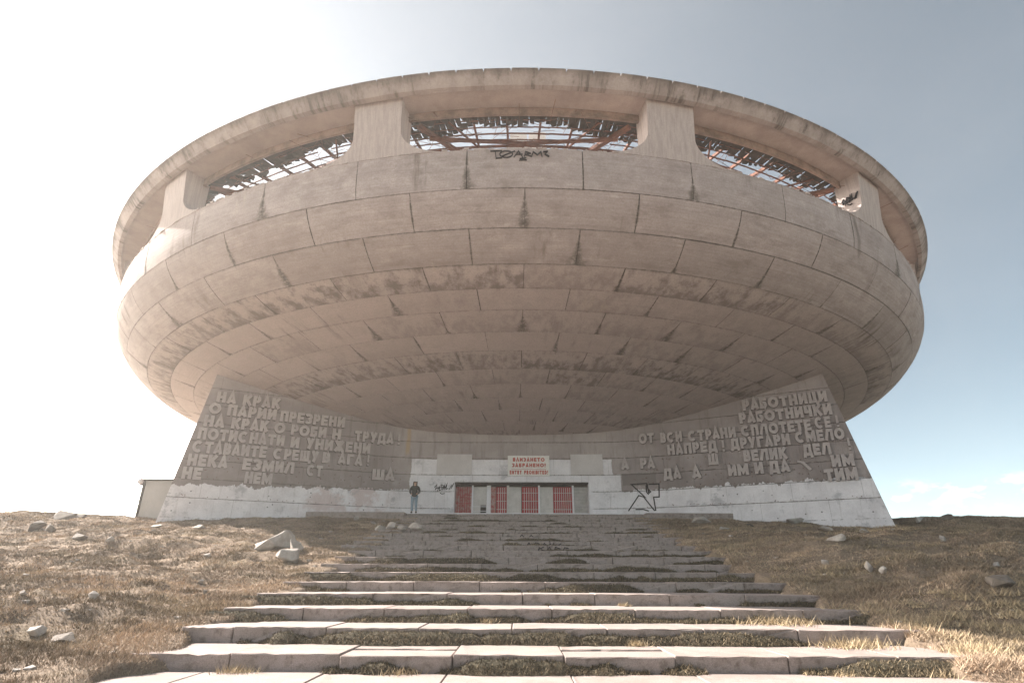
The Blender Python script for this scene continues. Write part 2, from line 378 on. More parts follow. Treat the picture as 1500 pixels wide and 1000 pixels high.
prof = [(28.93, 15.6), (28.74, 13.85), (27.88, 12.61), (26.64, 11.72), (25.29, 11.32), (23.9, 10.97), (22.29, 10.6), (20.78, 10.26), (19.1, 9.91), (17.58, 9.6), (15.99, 9.29), (14.47, 9.03), (12.9, 8.78), (11.36, 8.56), (9.8, 8.36), (8.2, 8.2)]
def crom(i, t):
    g = lambda k: prof[max(0, min(len(prof)-1, k))]
    p0, p1, p2, p3 = g(i-1), g(i), g(i+1), g(i+2)
    if i == 0: p0 = (2*p1[0]-p2[0]-.05, 2*p1[1]-p2[1])
    return tuple(.5*((2*b)+(-a+c)*t+(2*a-5*b+4*c-d)*t*t+(-a+3*b-3*c+d)*t**3) for a, b, c, d in zip(p0, p1, p2, p3))
def row_pts(i, n): return [crom(i, k/n) for k in range(n+1)]
def nrm2(pts):
    out = []
    for k in range(len(pts)):
        a = pts[max(0, k-1)]; b = pts[min(len(pts)-1, k+1)]; dx, dz = b[0]-a[0], b[1]-a[1]; L = math.hypot(dx, dz)
        out.append((-dz/L, dx/L))      # outward and down
    return out
def panel_mb(i, half=4.5, gap=.012, thick=.13, rnd=None, mb=None, a0=0.0):
    mb = mb or MB(); n = 4 if i < 3 else 3; na = 5
    pts = row_pts(i, n); nr = nrm2(pts)
    L = math.hypot(pts[0][0]-pts[-1][0], pts[0][1]-pts[-1][1]); g = gap/L
    pts = [crom(i, g+(1-2*g)*k/n) for k in range(n+1)]
    O = []; I = []; U = []
    for k, (r, z) in enumerate(pts):
        ga = math.degrees(gap/r); ro = []; ri = []; uu = []
        for j in range(na+1):
            a = a0-half+ga+(2*half-2*ga)*j/na
            ro.append(cyl(r, a, z)); ri.append(cyl(r-nr[k][0]*thick*-1*-1, a, z-nr[k][1]*thick)); uu.append((j/na, 1-k/n))
        O.append(ro); I.append(ri); U.append(uu)
    mb.grid(O, U, True, flip=False)
    # edges
    for a, b in ((O[0], I[0]), (I[-1], O[-1])): mb.grid([a, b], [[(.5, 0)]*len(a)]*2, False, True)
    for j, fl in ((0, False), (-1, True)):
        mb.grid([[r[j] for r in O], [r[j] for r in I]], [[(0, .5)]*len(O)]*2, False, fl)
    return mb
stained = {}
def stain_for(i, a):
    rr = random.Random(i*977+int(round(a*10)))
    v = 0
    if i == 3: v = rr.choice([.55, .75, .9, .8, .4])
    elif i == 7: v = rr.choice([.7, .85, .9, .6])
    elif i in (6, 8, 9): v = rr.choice([0, 0, .2, .8, .3, 0])
    elif i in (4, 5, 10, 11): v = rr.choice([0, 0, 0, .35, .15])
    elif i in (12, 13): v = rr.choice([0, .4, .1, .6])
    else: v = rr.choice([0, 0, .12, 0])
    if i > 3 and a > 14: v = min(1, v+.2)
    return v
NROW = len(prof)-1
backmb = MB()
for i in range(NROW):
    me = panel_mb(i).mesh('shell_panel', M_SHELL)
    off = AZ0 if i % 2 == 0 else AZ0+4.5
    lim = 76 if i < 9 else 60
    for k in range(-20, 20):
        a = off+9*k
        if abs(a) <= lim:
            o = link('shell_panel', me, mon); o.rotation_euler.z = ang(a)
            o['stain'] = stain_for(i, a)
            o.location = (random.uniform(-.006, .006), random.uniform(-.006, .006), random.uniform(-.006, .006))
        elif a > -181 and a < 179.5: panel_mb(i, mb=backmb, a0=a)
tag(backmb.build('far_shell_panels', M_SHELL, mon), kind='stuff')
def lathe(pts, a0=-180, a1=180, na=240, smooth=True, closed=True):
    mb = MB(); P = []
    loop = pts+[pts[0]] if closed else pts
    for k in range(len(loop)-1):      # separate strips keep profile edges crisp
        A = []; 
        for (r, z) in (loop[k], loop[k+1]): A.append([cyl(r, a0+(a1-a0)*j/na, z) for j in range(na+1)])
        mb.grid(A, None, smooth)
    return mb
# inner bowl behind the panels
inn = []
for i in range(NROW):
    pts = row_pts(i, 3); nr = nrm2(pts)
    for k in range(3): inn.append((pts[k][0]-nr[k][0]*.1, pts[k][1]-nr[k][1]*.1))
inn.append((prof[-1][0], prof[-1][1]+.1)); inn[0] = (28.83, 15.585)
inner = [(r-.45 if z > 13 else r-.25, z+(.0 if z > 15 else .5)) for r, z in inn][::-1]
inner[-1] = (28.2, 15.585)
sh = lathe(inn+inner, na=160).build('inner_shell', M_CORE, mon)
# window pillars
def pillar():
    mb = MB(); zs = [15.6+.08*k for k in range(14)]+[17.2, 17.8, 18.55]; O = []; I = []
    for z in zs:
        t = max(0, 16.75-z)/1.17; h = 2.05+4.0*(1-math.sqrt(max(0, 1-t*t)))
        r = 28.93+(z-15.6)*.115
        O.append([cyl(r, -h+2*h*j/8, z) for j in range(9)]); I.append([cyl(28.02, -h+2*h*j/8, z) for j in range(9)])
    mb.grid(O, None, True, True); mb.grid(I, None, True)
    mb.grid([[r[0] for r in O], [r[0] for r in I]], None, False, True); mb.grid([[r[-1] for r in O], [r[-1] for r in I]], None, False)
    mb.grid([O[0], I[0]], None, False)
    return mb.mesh('pillar', M_PILLAR)
pm = pillar()
for k in range(15):
    o = link('pillar', pm, mon); o.rotation_euler.z = ang(AZ0+12+24*k)
# broken lip of the sill
lip = MB()
for k in range(900):
    a = -70+140*k/900+random.uniform(-.1, .1); r = random.uniform(28.75, 28.93); s_ = random.uniform(.02, .055)
    p = Vector(cyl(r, a, 15.6)); lip.box((-s_*2, -s_, -.02), (s_*2, s_, s_*.8), Matrix.Translation(p) @ Matrix.Rotation(ang(a), 4, 'Z'), s_*.4)
tag(lip.build('crumbling_sill', M_PILLAR, mon), kind='stuff')
# rim ring
rimprof = [(29.86, 18.56), (29.50, 18.19), (29.42, 18.19), (29.40, 18.33), (27.8, 18.77), (27.8, 18.4), (27.42, 18.4), (27.42, 19.0), (29.4, 18.72)]
lathe([(29.41, 18.31), (28.35, 18.26), (28.35, 18.62), (29.41, 18.7)], na=240).build('soffit', M_SOFFIT, mon)
lathe([(29.86, 18.54), (29.50, 18.19), (29.42, 18.19), (29.41, 18.7), (29.6, 18.7)], na=240).build('rim_beam', M_RIM, mon)
lathe([(28.345, 18.6), (28.345, 17.9), (28.21, 17.92), (28.21, 18.6)], na=200).build('window_head', M_LEDGE, mon)
def rim_panel(mb=None, a0=0.0):
    mb = mb or MB(); A = []
    half = 360/171/2
    sec = [(29.60, 18.20, .004), (29.94, 18.58, .004), (30.0, 18.64, .05), (29.98, 18.70, .07), (29.7, 18.72, .07)]
    O = [[cyl(r, a0-(half-g)+2*(half-g)*j/2, z) for j in range(3)] for r, z, g in sec]
    I = [[(p[0]*.993, p[1]*.993, p[2]-.03) for p in r] for r in O]
    mb.grid(O, None, False, True); mb.grid([O[0], I[0]], None, False); mb.grid([O[-1], I[-1]], None, False, True)
    for j, fl in ((0, True), (-1, False)): mb.grid([[r[j] for r in O], [r[j] for r in I]], None, False, fl)
    return mb
rp = rim_panel().mesh('rim_panel', M_RIM); rb = MB(); nr_ = 171; st_ = 360/nr_
for k in range(nr_):
    a = (k-85)*st_+AZ0
    if abs(a) < 100:
        o = link('rim_panel', rp, mon); o.rotation_euler.z = ang(a); o.location.z = random.uniform(-.012, .012)
    else: rim_panel(rb, a)
tag(rb.build('far_rim_panels', M_RIM, mon), kind='stuff')
# ruined roof: rafters, purlins, hanging boards
def rcyl(r, a, z): return cyl(r+.75, a, z-.45)
raf = MB()
for k in range(120):
    a = AZ0+3*k+1.5; zt = 18.6
    p0 = rcyl(27.5, a, zt); p1 = rcyl(23.6, a, 19.1)
    raf.beam(p0, p1, .03, .16); raf.beam(Vector(p0)-Vector((0, 0, .08)), Vector(p1)-Vector((0, 0, .08)), .1, .02)
raf.build('rafters', M_RUST, mon)
tru = MB()
for s_ in (-1, 1):
    tru.beam(rcyl(26.7, s_*8.6, 18.1), rcyl(25.4, 0, 18.75), .13, .13); tru.beam(rcyl(27.4, s_*9.2, 18.2), rcyl(25.2, s_*6.2, 18.4), .2, .16)
    tru.beam(rcyl(27.2, s_*6.6, 18.45), rcyl(25.3, s_*4.2, 18.5), .07, .07)
tm_ = tru.mesh('roof_truss', M_RUST)
for k in range(15): link('roof_truss', tm_, mon).rotation_euler.z = ang(AZ0+24*k)
pur = MB()
for r, z, wd in ((27.1, 18.52, .05), (26.7, 18.5, .05), (26.3, 18.5, .06), (25.9, 18.52, .05), (25.5, 18.5, .11), (24.9, 18.7, .05), (24.3, 18.85, .08)):
    for k in range(240):
        if wd < .06 and random.random() < .08: continue
        pur.beam(rcyl(r, 1.5*k, z), rcyl(r, 1.5*k+1.5, z+random.uniform(-.03, .01)), wd*.7, wd)
pur.build('purlins', M_RUST, mon)
wire = MB()
for k in range(420):
    a = random.uniform(-75, 75); r = random.uniform(25.0, 27.3); L = random.uniform(.3, 1.6); th = random.uniform(0, 6.28)
    p = Vector(rcyl(r, a, 18.45+random.uniform(-.1, .1))); d = Vector((math.cos(th)*L, math.sin(th)*L, random.uniform(-.2, .12)))
    wire.beam(p, p+d, .014, .014)
tag(wire.build('torn_mesh_wires', M_RUST, mon), kind='stuff')
brd = MB()
for k in range(720):
    a = k*.5; n1 = float(fbm(a*.3, 3, 3, 5)); edge = 26.62+(n1-.5)*1.2+random.uniform(-.05, .05)
    edge = min(26.95, max(26.0, edge))
    r = 27.43
    while r > edge:
        r2 = max(edge, r-random.uniform(.4, .9))
        if r > 26.9 or random.random() > .04:
            z0 = 18.5+random.uniform(-.04, .03)
            P = [rcyl(r, a, z0), rcyl(r, a+.52, z0), rcyl(r2, a+.52, z0+.02), rcyl(r2+random.uniform(-.12, .12), a+random.uniform(0, .2), z0+random.uniform(-.08, .04))]
            brd.quadpts(P); brd.quadpts([(p[0], p[1], p[2]+.03) for p in P][::-1])
        r = r2
tag(brd.build('rotten_roof_boards', M_DARKROOF, mon), kind='stuff')
lathe([(24.5, 18.5), (24.2, 18.5), (24.2, 19.0), (24.5, 19.0)], na=160).build('inner_ring_beam', M_LEDGE, mon)

# ------------------------------------------------------------ curved front wall
PX = [0, 3, 5, 7, 8, 9, 10, 11.2, 13.5, 15.5, 17.5, 21.0]; PY = [36.4, 36.4, 36.35, 36.08, 35.8, 35.42, 34.95, 34.38, 33.32, 32.38, 31.35, 29.56]
xs_ = np.linspace(0, 21, 4201); ys_ = np.interp(xs_, PX, PY)
ker = np.ones(241)/241; pad = np.concatenate([ys_[120:0:-1], ys_, ys_[-1]+(np.arange(1, 121))*(ys_[-1]-ys_[-2])]); ys_ = np.convolve(pad, ker, 'valid')
ss_ = np.concatenate([[0], np.cumsum(np.hypot(np.diff(xs_), np.diff(ys_)))])
def plan(s):
    x = float(np.interp(abs(s), ss_, xs_)); y = float(np.interp(x, xs_, ys_)); y2 = float(np.interp(x+.05, xs_, ys_)); y1 = float(np.interp(max(0, x-.05), xs_, ys_))
    dy = (y2-y1)/(.05+min(x, .05)); t = Vector((1, dy, 0)).normalized()
    if s < 0: x = -x; t = Vector((t.x, -t.y, 0))
    return Vector((x, y, 0)), t, Vector((t.y, -t.x, 0))      # point, tangent (+s), normal to camera
def wp(s, z, off=0.0):
    p, t, n = plan(s); q = p+n*off; return (q.x, q.y-AX, z-3.4)
rr_ = [p[0] for p in prof][::-1]; zz_ = [p[1] for p in prof][::-1]
def under(s, off=0):
    p, t, n = plan(s); q = p+n*off; return float(np.interp(math.hypot(q.x, q.y-AX), rr_, zz_))
SL = lambda z: 19.78-(z-3.07)*.170       # left slanted end
SR = lambda z: 20.18-(z-3.3)*.213
def clip_s(s, z): return max(-SL(z), min(SR(z), s))
ROWZ = [2.0, 3.88, 4.89, 5.90, 6.93, 7.97, 9.0, 10.02, 11.3]
def slab(mb, s0, s1, z0, z1, f, bk, ds=.5, uvs=True, gap=0.0):
    n = max(1, int(math.ceil((s1-s0)/ds))); zi = [z0+gap, z1-gap]
    nz = 1
    Fp = []; Bp = []; U = []
    for k in range(nz+1):
        rowF = []; rowB = []; ru = []
        for j in range(n+1):
            s = s0+gap*.35+(s1-s0-.7*gap)*j/n; z = zi[k]
            ztop = under(s)+.12
            z = min(z, ztop)
            sc_ = clip_s(s, z)
            rowF.append(wp(sc_, z, f)); rowB.append(wp(sc_, z, bk)); ru.append((sc_, z))
        Fp.append(rowF); Bp.append(rowB); U.append(ru)
    mb.grid(Fp, U, False); mb.grid(Bp, U, False, True)
    mb.grid([Fp[1], Bp[1]], [U[1], U[1]], False); mb.grid([Fp[0], Bp[0]], [U[0], U[0]], False, True)
    for j, fl in ((0, False), (-1, True)): mb.grid([[r[j] for r in Fp], [r[j] for r in Bp]], [[r[j] for r in U]]*2, False, fl)
OP0, OP1, OPT = -3.9, 4.42, 5.47
core = MB()
for a, b in ((-21, OP0-.25), (OP1+.25, 21)):
    for z0, z1 in ((1.5, 7), (7, 11.3)): slab(core, a, b, z0, z1, -.06, -1.3)
slab(core, OP0-.25, OP1+.25, OPT, 7, -.06, -1.3); slab(core, OP0-.25, OP1+.25, 7, 11.3, -.06, -1.3)
slab(core, OP0-.25, OP1+.25, 1.5, 3.5, -.06, -1.3)
core.build('wall_core', M_CORE, mon)
walls = empty('relief_wall', (0, 0, 0), mon)
def wall_piece(s0, s1, z0, z1):
    if z1 <= z0+.02 or s1 <= s0+.02: return
    if s0 > SR(z0) or s1 < -SL(z0): return
    if min(under((s0+s1)/2), 99) < z0-.25 and min(under(s0), under(s1)) < z0 and max(under(s0), under(s1)) < z0+.02: return
    mb = MB(); f = random.uniform(-.006, .008); slab(mb, s0, s1, z0, z1, f, f-.055, gap=.014)
    mb.build('wall_panel', M_WALL, walls)
for k in range(len(ROWZ)-1):
    z0, z1 = ROWZ[k], ROWZ[k+1]; cuts = [-21.0]; s = -21+((k*1.7) % 3.4)+1.2
    while s < 20: cuts.append(s); s += 3.4
    cuts.append(21.0)
    for a, b in zip(cuts[:-1], cuts[1:]):
        if z0 < OPT:
            zt = min(z1, OPT)
            for c, d in ((a, min(b, OP0)), (max(a, OP1), b)):
                if d > c: wall_piece(c, d, z0, z1)
            c, d = max(a, OP0), min(b, OP1)
            if d > c and z1 > OPT: wall_piece(c, d, OPT, z1)
        else: wall_piece(a, b, z0, z1)
# two squared boards of repaint either side of the sign
for a, b in ((-5.07, -2.87), (3.36, 5.37)):
    mb = MB(); slab(mb, a, b, 5.93, 7.2, .05, .012); mb.build('cover_board', m_plain('dull repainted board', (.6, .55, .545), (.52, .47, .465), 1.0), mon)

# glyphs -------------------------------------------------------------------
def arc(cx, cy, rx, ry, a0, a1, n=10): return [(cx+rx*math.cos(RAD(a0+(a1-a0)*k/n)), cy+ry*math.sin(RAD(a0+(a1-a0)*k/n))) for k in range(n+1)]
def glyph(c, t=.19):
    h = t/2; W = .74; 
    if c in 'ОOСC': W = .94
    if c in 'ЖШЩМ': W = .96
    if c in 'Л': W = .84
    if c in 'РЕЗБВГERBPЧ': W = .66
    if c == 'Д': W = .84
    if c in '!I': W = t
    l, r, b, u, m = h, W-h, h, 1-h, .5
    V = lambda x, y0=0, y1=1: [(x, y0), (x, y1)]
    G = {
     'Н': [V(l), V(r), [(l, m), (r, m)]], 'П': [[(l, 0), (l, u), (r, u), (r, 0)]],
     'А': [[(h*.75, 0), (W/2, 1.0), (W-h*.75, 0)], [(.2, .26), (W-.2, .26)]],
     'К': [V(l), [(l+.02, .4), (W-.09, 1.0)], [(.3, .58), (W-.07, 0)]],
     'Р': [V(l), [(l, u), (.36, u)]+arc(.36, (u+.46)/2, r-.36, (u-.46)/2, 90, -90, 8)+[(l, .46)]],
     'О': [arc(W/2, .5, W/2-h, .5-h, 0, 360, 24)], 'С': [arc(W/2, .5, W/2-h, .5-h, 48, 312, 18)],
     'И': [V(l), V(r), [(l, .16), (r, .84)]], 'N': [V(l), V(r), [(l, .84), (r, .16)]],
     'Е': [[(W, u), (l, u), (l, b), (W, b)], [(l, m), (W-.06, m)]],
     'З': [arc(W*.42, .5+(u-.5)/2+.0, W*.5-h*.4, (u-.5)/2, 150, -90, 10), arc(W*.42, (.5+b)/2, W*.56-h, (.5-b)/2, 90, -150, 10)],
     'Т': [[(0, u), (W, u)], V(W/2)],
     'В': [V(l), [(l, u), (.34, u)]+arc(.34, (u+m)/2, r-.36, (u-m)/2, 90, -90, 8)+[(l, m)], [(l, m), (.36, m)]+arc(.36, (m+b)/2, r-.36, (m-b)/2, 90, -90, 8)+[(l, b)]],
     'Б': [[(W-.03, u), (l, u), (l, b), (.36, b)]+arc(.36, (b+.54)/2, r-.36, (.54-b)/2, -90, 90, 8)+[(l, .54)]],
     'У': [[(h, 1), (W/2+.02, .42)], [(W-h*.8, 1), (W*.36, 0)]],
     'М': [V(l), V(r), [(l, .9), (W/2, .3), (r, .9)]],
     'Л': [[(h*.7, 0), (.34, u), (r, u), (r, 0)]], 'Λ': [[(h*.75, 0), (W/2, 1.0), (W-h*.75, 0)]],
     'Ж': [V(W/2), [(W/2, .45), (h, 1.0)], [(W/2, .45), (W-h, 1.0)], [(W/2, .55), (h*.8, 0)], [(W/2, .55), (W-h*.8, 0)]],
     'Д': [[(.16, b), (.24, u), (r-.06, u), (r-.06, b)], [(0, b), (W, b)], [(h*.8, .12), (h*.8, -.14)], [(W-h*.8, .12), (W-h*.8, -.14)]],
     'Ш': [[(l, 1), (l, b), (r, b), (r, 1)], V(W/2, .1)], 'Щ': [[(l, 1), (l, b), (r-.06, b), (r-.06, 1)], V(W/2-.03, .1), [(W, .15), (W, -.16)]],
     'Ц': [[(l, 1), (l, b), (r-.06, b), (r-.06, 1)], [(W-.02, .15), (W-.02, -.16)]],
     'Г': [[(W, u), (l, u), (l, 0)]], 'Ч': [[(l, 1), (l, .46), (r, .46)], V(r)],
     '!': [V(h, .32), V(h, 0, .17)], 'I': [V(h)],
     'R': [V(l), [(l, u), (.36, u)]+arc(.36, (u+.46)/2, r-.36, (u-.46)/2, 90, -90, 8)+[(l, .46)], [(.3, .46), (W-.06, 0)]],
     'Y': [V(W/2, 0, .5), [(h, 1), (W/2, .45), (W-h, 1)]], 'D': [[(l, 0+b), (l, u), (.34, u)]+arc(.34, .5, r-.34, .5-h, 90, -90, 10)+[(l, b)], V(l)],
    }
    al = {'E': 'Е', 'T': 'Т', 'P': 'Р', 'O': 'О', 'H': 'Н', 'B': 'В'}
    return G[al.get(c, c)], W
def ribbon(mb, pl, hw, z0, z1, closed=False):
    n = len(pl); P = [Vector((x, y)) for x, y in pl]
    closed = (P[0]-P[-1]).length < 1e-4
    if closed: P = P[:-1]; n -= 1
    Ls = []; Rs = []
    for i in range(n):
        a = P[i-1] if (i > 0 or closed) else None; c = P[(i+1) % n] if (i < n-1 or closed) else None
        d1 = (P[i]-a).normalized() if a is not None else None; d2 = (c-P[i]).normalized() if c is not None else None
        if d1 is None: d1 = d2
        if d2 is None: d2 = d1
        t = (d1+d2); t = t.normalized() if t.length > 1e-4 else d1; nn = Vector((-t.y, t.x)); k = hw/max(.42, nn.dot(Vector((-d1.y, d1.x))))
        Ls.append(P[i]+nn*k); Rs.append(P[i]-nn*k)
    if closed: Ls.append(Ls[0]); Rs.append(Rs[0])
    f = lambda p, z: (p.x, -z, p.y)       # local x along wall, y up, z out of the wall (towards -Y)
    mb.grid([[f(p, z1) for p in Ls], [f(p, z1) for p in Rs]], None, False, True)
    mb.grid([[f(p, z1) for p in Ls], [f(p, z0) for p in Ls]], None, False)
    mb.grid([[f(p, z1) for p in Rs], [f(p, z0) for p in Rs]], None, False, True)
    if not closed:
        for i in (0, -1): mb.quadpts([f(Ls[i], z1), f(Rs[i], z1), f(Rs[i], z0), f(Ls[i], z0)])
GM = {}
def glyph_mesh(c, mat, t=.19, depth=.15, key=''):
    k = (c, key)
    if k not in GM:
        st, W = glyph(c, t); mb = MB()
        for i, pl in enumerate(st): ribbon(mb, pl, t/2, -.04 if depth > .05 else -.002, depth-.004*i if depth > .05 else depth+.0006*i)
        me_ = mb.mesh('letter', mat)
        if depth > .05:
            me_.materials.append(M_LETTERSHADE)
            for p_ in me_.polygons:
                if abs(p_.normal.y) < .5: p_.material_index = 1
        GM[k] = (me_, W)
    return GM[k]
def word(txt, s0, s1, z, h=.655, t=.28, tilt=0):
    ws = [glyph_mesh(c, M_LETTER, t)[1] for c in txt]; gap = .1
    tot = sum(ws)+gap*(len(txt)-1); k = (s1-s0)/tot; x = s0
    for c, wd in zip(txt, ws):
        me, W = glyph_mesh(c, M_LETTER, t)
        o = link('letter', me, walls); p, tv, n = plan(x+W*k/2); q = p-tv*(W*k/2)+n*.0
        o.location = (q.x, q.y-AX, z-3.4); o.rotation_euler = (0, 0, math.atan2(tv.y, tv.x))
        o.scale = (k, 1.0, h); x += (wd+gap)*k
LINES = [('НА', -18.24, -17.22, 9.17), ('КРАК', -16.86, -14.82, 9.17), ('О', -18.52, -17.90, 8.48), ('ПАРИИ', -17.56, -14.94, 8.48), ('ПРЕЗРЕНИ', -14.72, -10.98, 8.45),
 ('НА', -18.63, -17.59, 7.73), ('КРАК', -17.23, -15.26, 7.75), ('О', -14.94, -14.34, 7.74), ('РОБИ', -14.01, -11.99, 7.7), ('Н', -11.65, -11.13, 7.68), ('ТРУДА', -10.31, -7.89, 7.7), ('!', -7.62, -7.48, 7.7),
 ('ПОТИСНАТИ', -18.79, -14.28, 7.0), ('И', -13.93, -13.45, 6.96), ('УНИЖЕНИ', -13.08, -9.28, 6.98), ('СТАВАИТЕ', -18.93, -15.13, 6.26), ('СРЕЩУ', -14.78, -12.27, 6.23), ('В', -12.04, -11.59, 6.23), ('АГА', -11.14, -9.68, 6.24), ('!', -9.40, -9.28, 6.26),
 ('НЕКА', -19.02, -17.05, 5.53), ('ЕЗ', -16.28, -15.30, 5.51), ('МИЛ', -15.22, -13.53, 5.48), ('СТ', -12.82, -11.94, 5.42), ('ША', -9.01, -7.65, 5.45), ('НЕ', -19.14, -18.20, 4.81), ('НЕМ', -16.05, -14.62, 4.78),
 ('РАБОТНИЦИ', 14.06, 18.56, 9.18), ('РАБОТНИЧКИ', 13.78, 18.66, 8.42), ('ОТ', 7.72, 8.66, 7.74), ('ВСИ', 9.06, 10.38, 7.69), ('СТРАНИ', 10.73, 13.48, 7.64), ('СПЛОТЕТЕ', 13.78, 17.49, 7.65), ('СЕ', 17.69, 18.48, 7.7), ('!', 18.74, 18.86, 7.69),
 ('НАПРЕД', 9.42, 12.34, 6.92), ('!', 12.62, 12.74, 6.89), ('ДРУГАРИ', 13.11, 16.28, 6.95), ('СМЕЛО', 16.58, 19.01, 7.0), ('А', 6.49, 6.97, 6.2), ('РА', 7.69, 8.56, 6.2), ('Ш', 11.75, 12.31, 6.15), ('ВЕЛИК', 13.71, 16.00, 6.19), ('ДЕЛ', 16.85, 18.21, 6.25), ('!', 19.06, 19.18, 6.4),
 ('ДА', 9.05, 10.09, 5.49), ('А', 10.71, 11.24, 5.44), ('ИМ', 12.76, 13.87, 5.44), ('И', 14.19, 14.66, 5.46), ('ДА', 14.97, 16.03, 5.48), ('ИМ', 18.12, 19.20, 5.55), ('ТИМ', 17.66, 19.23, 4.82)]
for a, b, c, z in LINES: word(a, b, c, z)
# a fallen stroke of a broken letter
mb = MB(); ribbon(mb, [(0, .95), (.35, .8), (.75, .1)], .1, -.03, .1); o = mb.build('broken_letter', M_LETTER, walls)
p, tv, n = plan(16.45); o.location = (p.x, p.y-AX, 5.45-3.4); o.rotation_euler.z = math.atan2(tv.y, tv.x); o.scale = (.8, 1, .6)

# ghosts where letters were knocked off: rows of short steel pins
pins = MB()
for k in range(260):
    side = random.choice((-1, 1)); s = side*random.uniform(7.2, 19.2); z = random.choice((4.98, 5.35, 5.62, 6.12, 6.72, 3.98))+random.uniform(-.05, .05)
    if z > 6.2 and abs(s) > 12: continue
    q = Vector(wp(s, z, 0)); p, tv, n = plan(s); pins.beam(q, q+n*.07, .035, .035)
tag(pins.build('letter_pins', M_RUST, walls), kind='stuff')

# graffiti on the wall
def scrawl(strokes, s0, z0, sw, sh, hw, name='graffiti', parent=mon, off=.012):
    mb = MB()
    for i, pl in enumerate(strokes):
        fine = []
        for (x0, y0), (x1, y1) in zip(pl[:-1], pl[1:]):
            k = max(1, int(math.hypot((x1-x0)*sw, (y1-y0)*sh)/.15)); fine += [(x0+(x1-x0)*j/k, y0+(y1-y0)*j/k) for j in range(k)]
        fine.append(pl[-1]); sub = MB(); ribbon(sub, [(x*sw, y*sh) for x, y in fine], hw, .0, off+.002*i); b_ = len(mb.v)
        mb.v += [wp(s0+a, z0+c, .008-b) for a, b, c in sub.v]
        for f in sub.f: mb.face([b_+q for q in f])
    return mb.build(name, M_BLACK, parent)
scrawl([[(0, .02), (.35, .58), (.55, .5), (.15, 1), (.62, 1.02), (.63, .86), (.72, .7), (.66, .65)], [(.64, 1.0), (.66, .66)], [(.68, .98), (1, .98), (.97, .5), (.8, .5), (.83, .0)], [(.48, .55), (.8, .0)], [(.22, .07), (.45, .07), (.62, .0)], [(.6, .95), (.6, .7), (.66, .6)]], 6.75, 3.7, 1.95, 1.6, .035)
scr = [[(0, .55), (.12, .8), (.05, .35), (.2, .6), (.16, .2), (.3, .75), (.26, .3), (.4, .4), (.36, .8), (.46, .75), (.44, .3), (.55, .9), (.52, .35), (.66, .95), (.6, .4), (.72, .5)],
       [(.3, .1), (.4, .0), (.55, .05)], [(.75, .35), (.9, .8), (.85, .4), (1, .95)], [(.1, .5), (.35, .55), (.6, .6)]]
scrawl(scr, -5.15, 4.75, 1.2, .7, .022)
def rscr(a, r, z, sw, sh, strokes, hw, yaw=0):
    mb = MB()
    for i, pl in enumerate(strokes): ribbon(mb, [(x*sw-sw/2, y*sh) for x, y in pl], hw, -.05, .02+.002*i)
    o = mb.build('graffiti', M_BLACK, mon); o.location = cyl(r, a, z); o.rotation_euler = (RAD(5) if yaw == 0 else 0, 0, ang(a)+yaw)
tox = [[(0, .9), (.2, .95)], [(.08, .95), (.1, 0), (.2, .05)], arc(.27, .5, .11, .42, 0, 360, 14), [(.18, .2), (.42, .9)], [(.4, .1), (.48, .9), (.55, .1)], [(.43, .45), (.55, .5)], [(.58, .2), (.6, .8), (.68, .6), (.6, .45), (.7, .2)], [(.7, .15), (.73, .8), (.8, .4), (.86, .8), (.88, .2)], [(.9, .8), (.97, .85), (.93, .5), (1, .2)], [(.5, -.1), (.6, 0), (.5, -.3), (.62, -.25)]]
rscr(.2, 28.93, 15.12, 2.3, .36, tox, .014)
rscr(34.44, 28.62, 16.75, .8, .55, scr, .018, RAD(-90))

# entrance ------------------------------------------------------------------
ent = empty('entrance', (0, 0, 0), mon)
def eb(name, s0, s1, z0, z1, d0, d1, mat, parent=ent, xtra=None):
    mb = MB(); mb.box((s0, 36.4-AX+d0, z0-3.4), (s1, 36.4-AX+d1, z1-3.4)); return mb.build(name, mat, parent)
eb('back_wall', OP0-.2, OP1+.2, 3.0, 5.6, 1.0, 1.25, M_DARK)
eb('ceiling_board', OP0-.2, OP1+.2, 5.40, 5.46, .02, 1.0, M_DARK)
eb('jamb', OP0-.24, OP0+.0, 3.0, 5.5, -.02, 1.0, M_WHITE); eb('jamb', OP1, OP1+.24, 3.0, 5.5, -.02, 1.0, M_WHITE)
eb('threshold', OP0, OP1, 3.0, 3.64, .1, 1.0, M_WHITE)
D = .62
def door(s0, s1, mat, slats=True, z0=3.64, z1=5.27, barmat=None, name='door'):
    o = eb(name, s0, s1, z0, z1, D, D+.06, mat)
    if slats:
        n = int((s1-s0)/.13); mb = MB()
        for k in range(1, n):
            x = s0+(s1-s0)*k/n
            mb.box((x-.016, 36.4-AX+D-.035, z0-3.4+.05), (x+.016, 36.4-AX+D-.005, z1-3.4-.05))
        for q in range(3): mb.box((s0+.03, 36.4-AX+D-.05, z0-3.4+.25+q*.5), (s1-.03, 36.4-AX+D-.037, z0-3.4+.275+q*.5))
        g = mb.build('bar_grille', barmat or M_PALE, o)
    return o
door(-3.88, -2.86, M_REDC, barmat=M_RED, z0=3.5, z1=5.36); eb('frame', -2.86, -2.76, 3.5, 5.36, D-.1, D+.02, M_WHITE)
pd = door(-2.76, -1.92, M_PALE, False); eb('hatch_shade', -2.3, -1.95, 3.66, 4.15, D-.02, D-.001, M_DARK)  # dark plate stands in for the shaded opening
for z in (4.05, 3.78): eb('rail', -2.74, -1.94, z, z+.035, D-.08, D-.05, M_WHITE)
eb('frame', -1.92, -1.66, 3.5, 5.36, D-.08, D+.02, M_WHITE)
door(-1.66, -1.36, M_REDC, False); door(-1.32, -.66, M_RED); eb('frame', -.66, -.51, 3.5, 5.36, D-.08, D+.02, M_PALE)
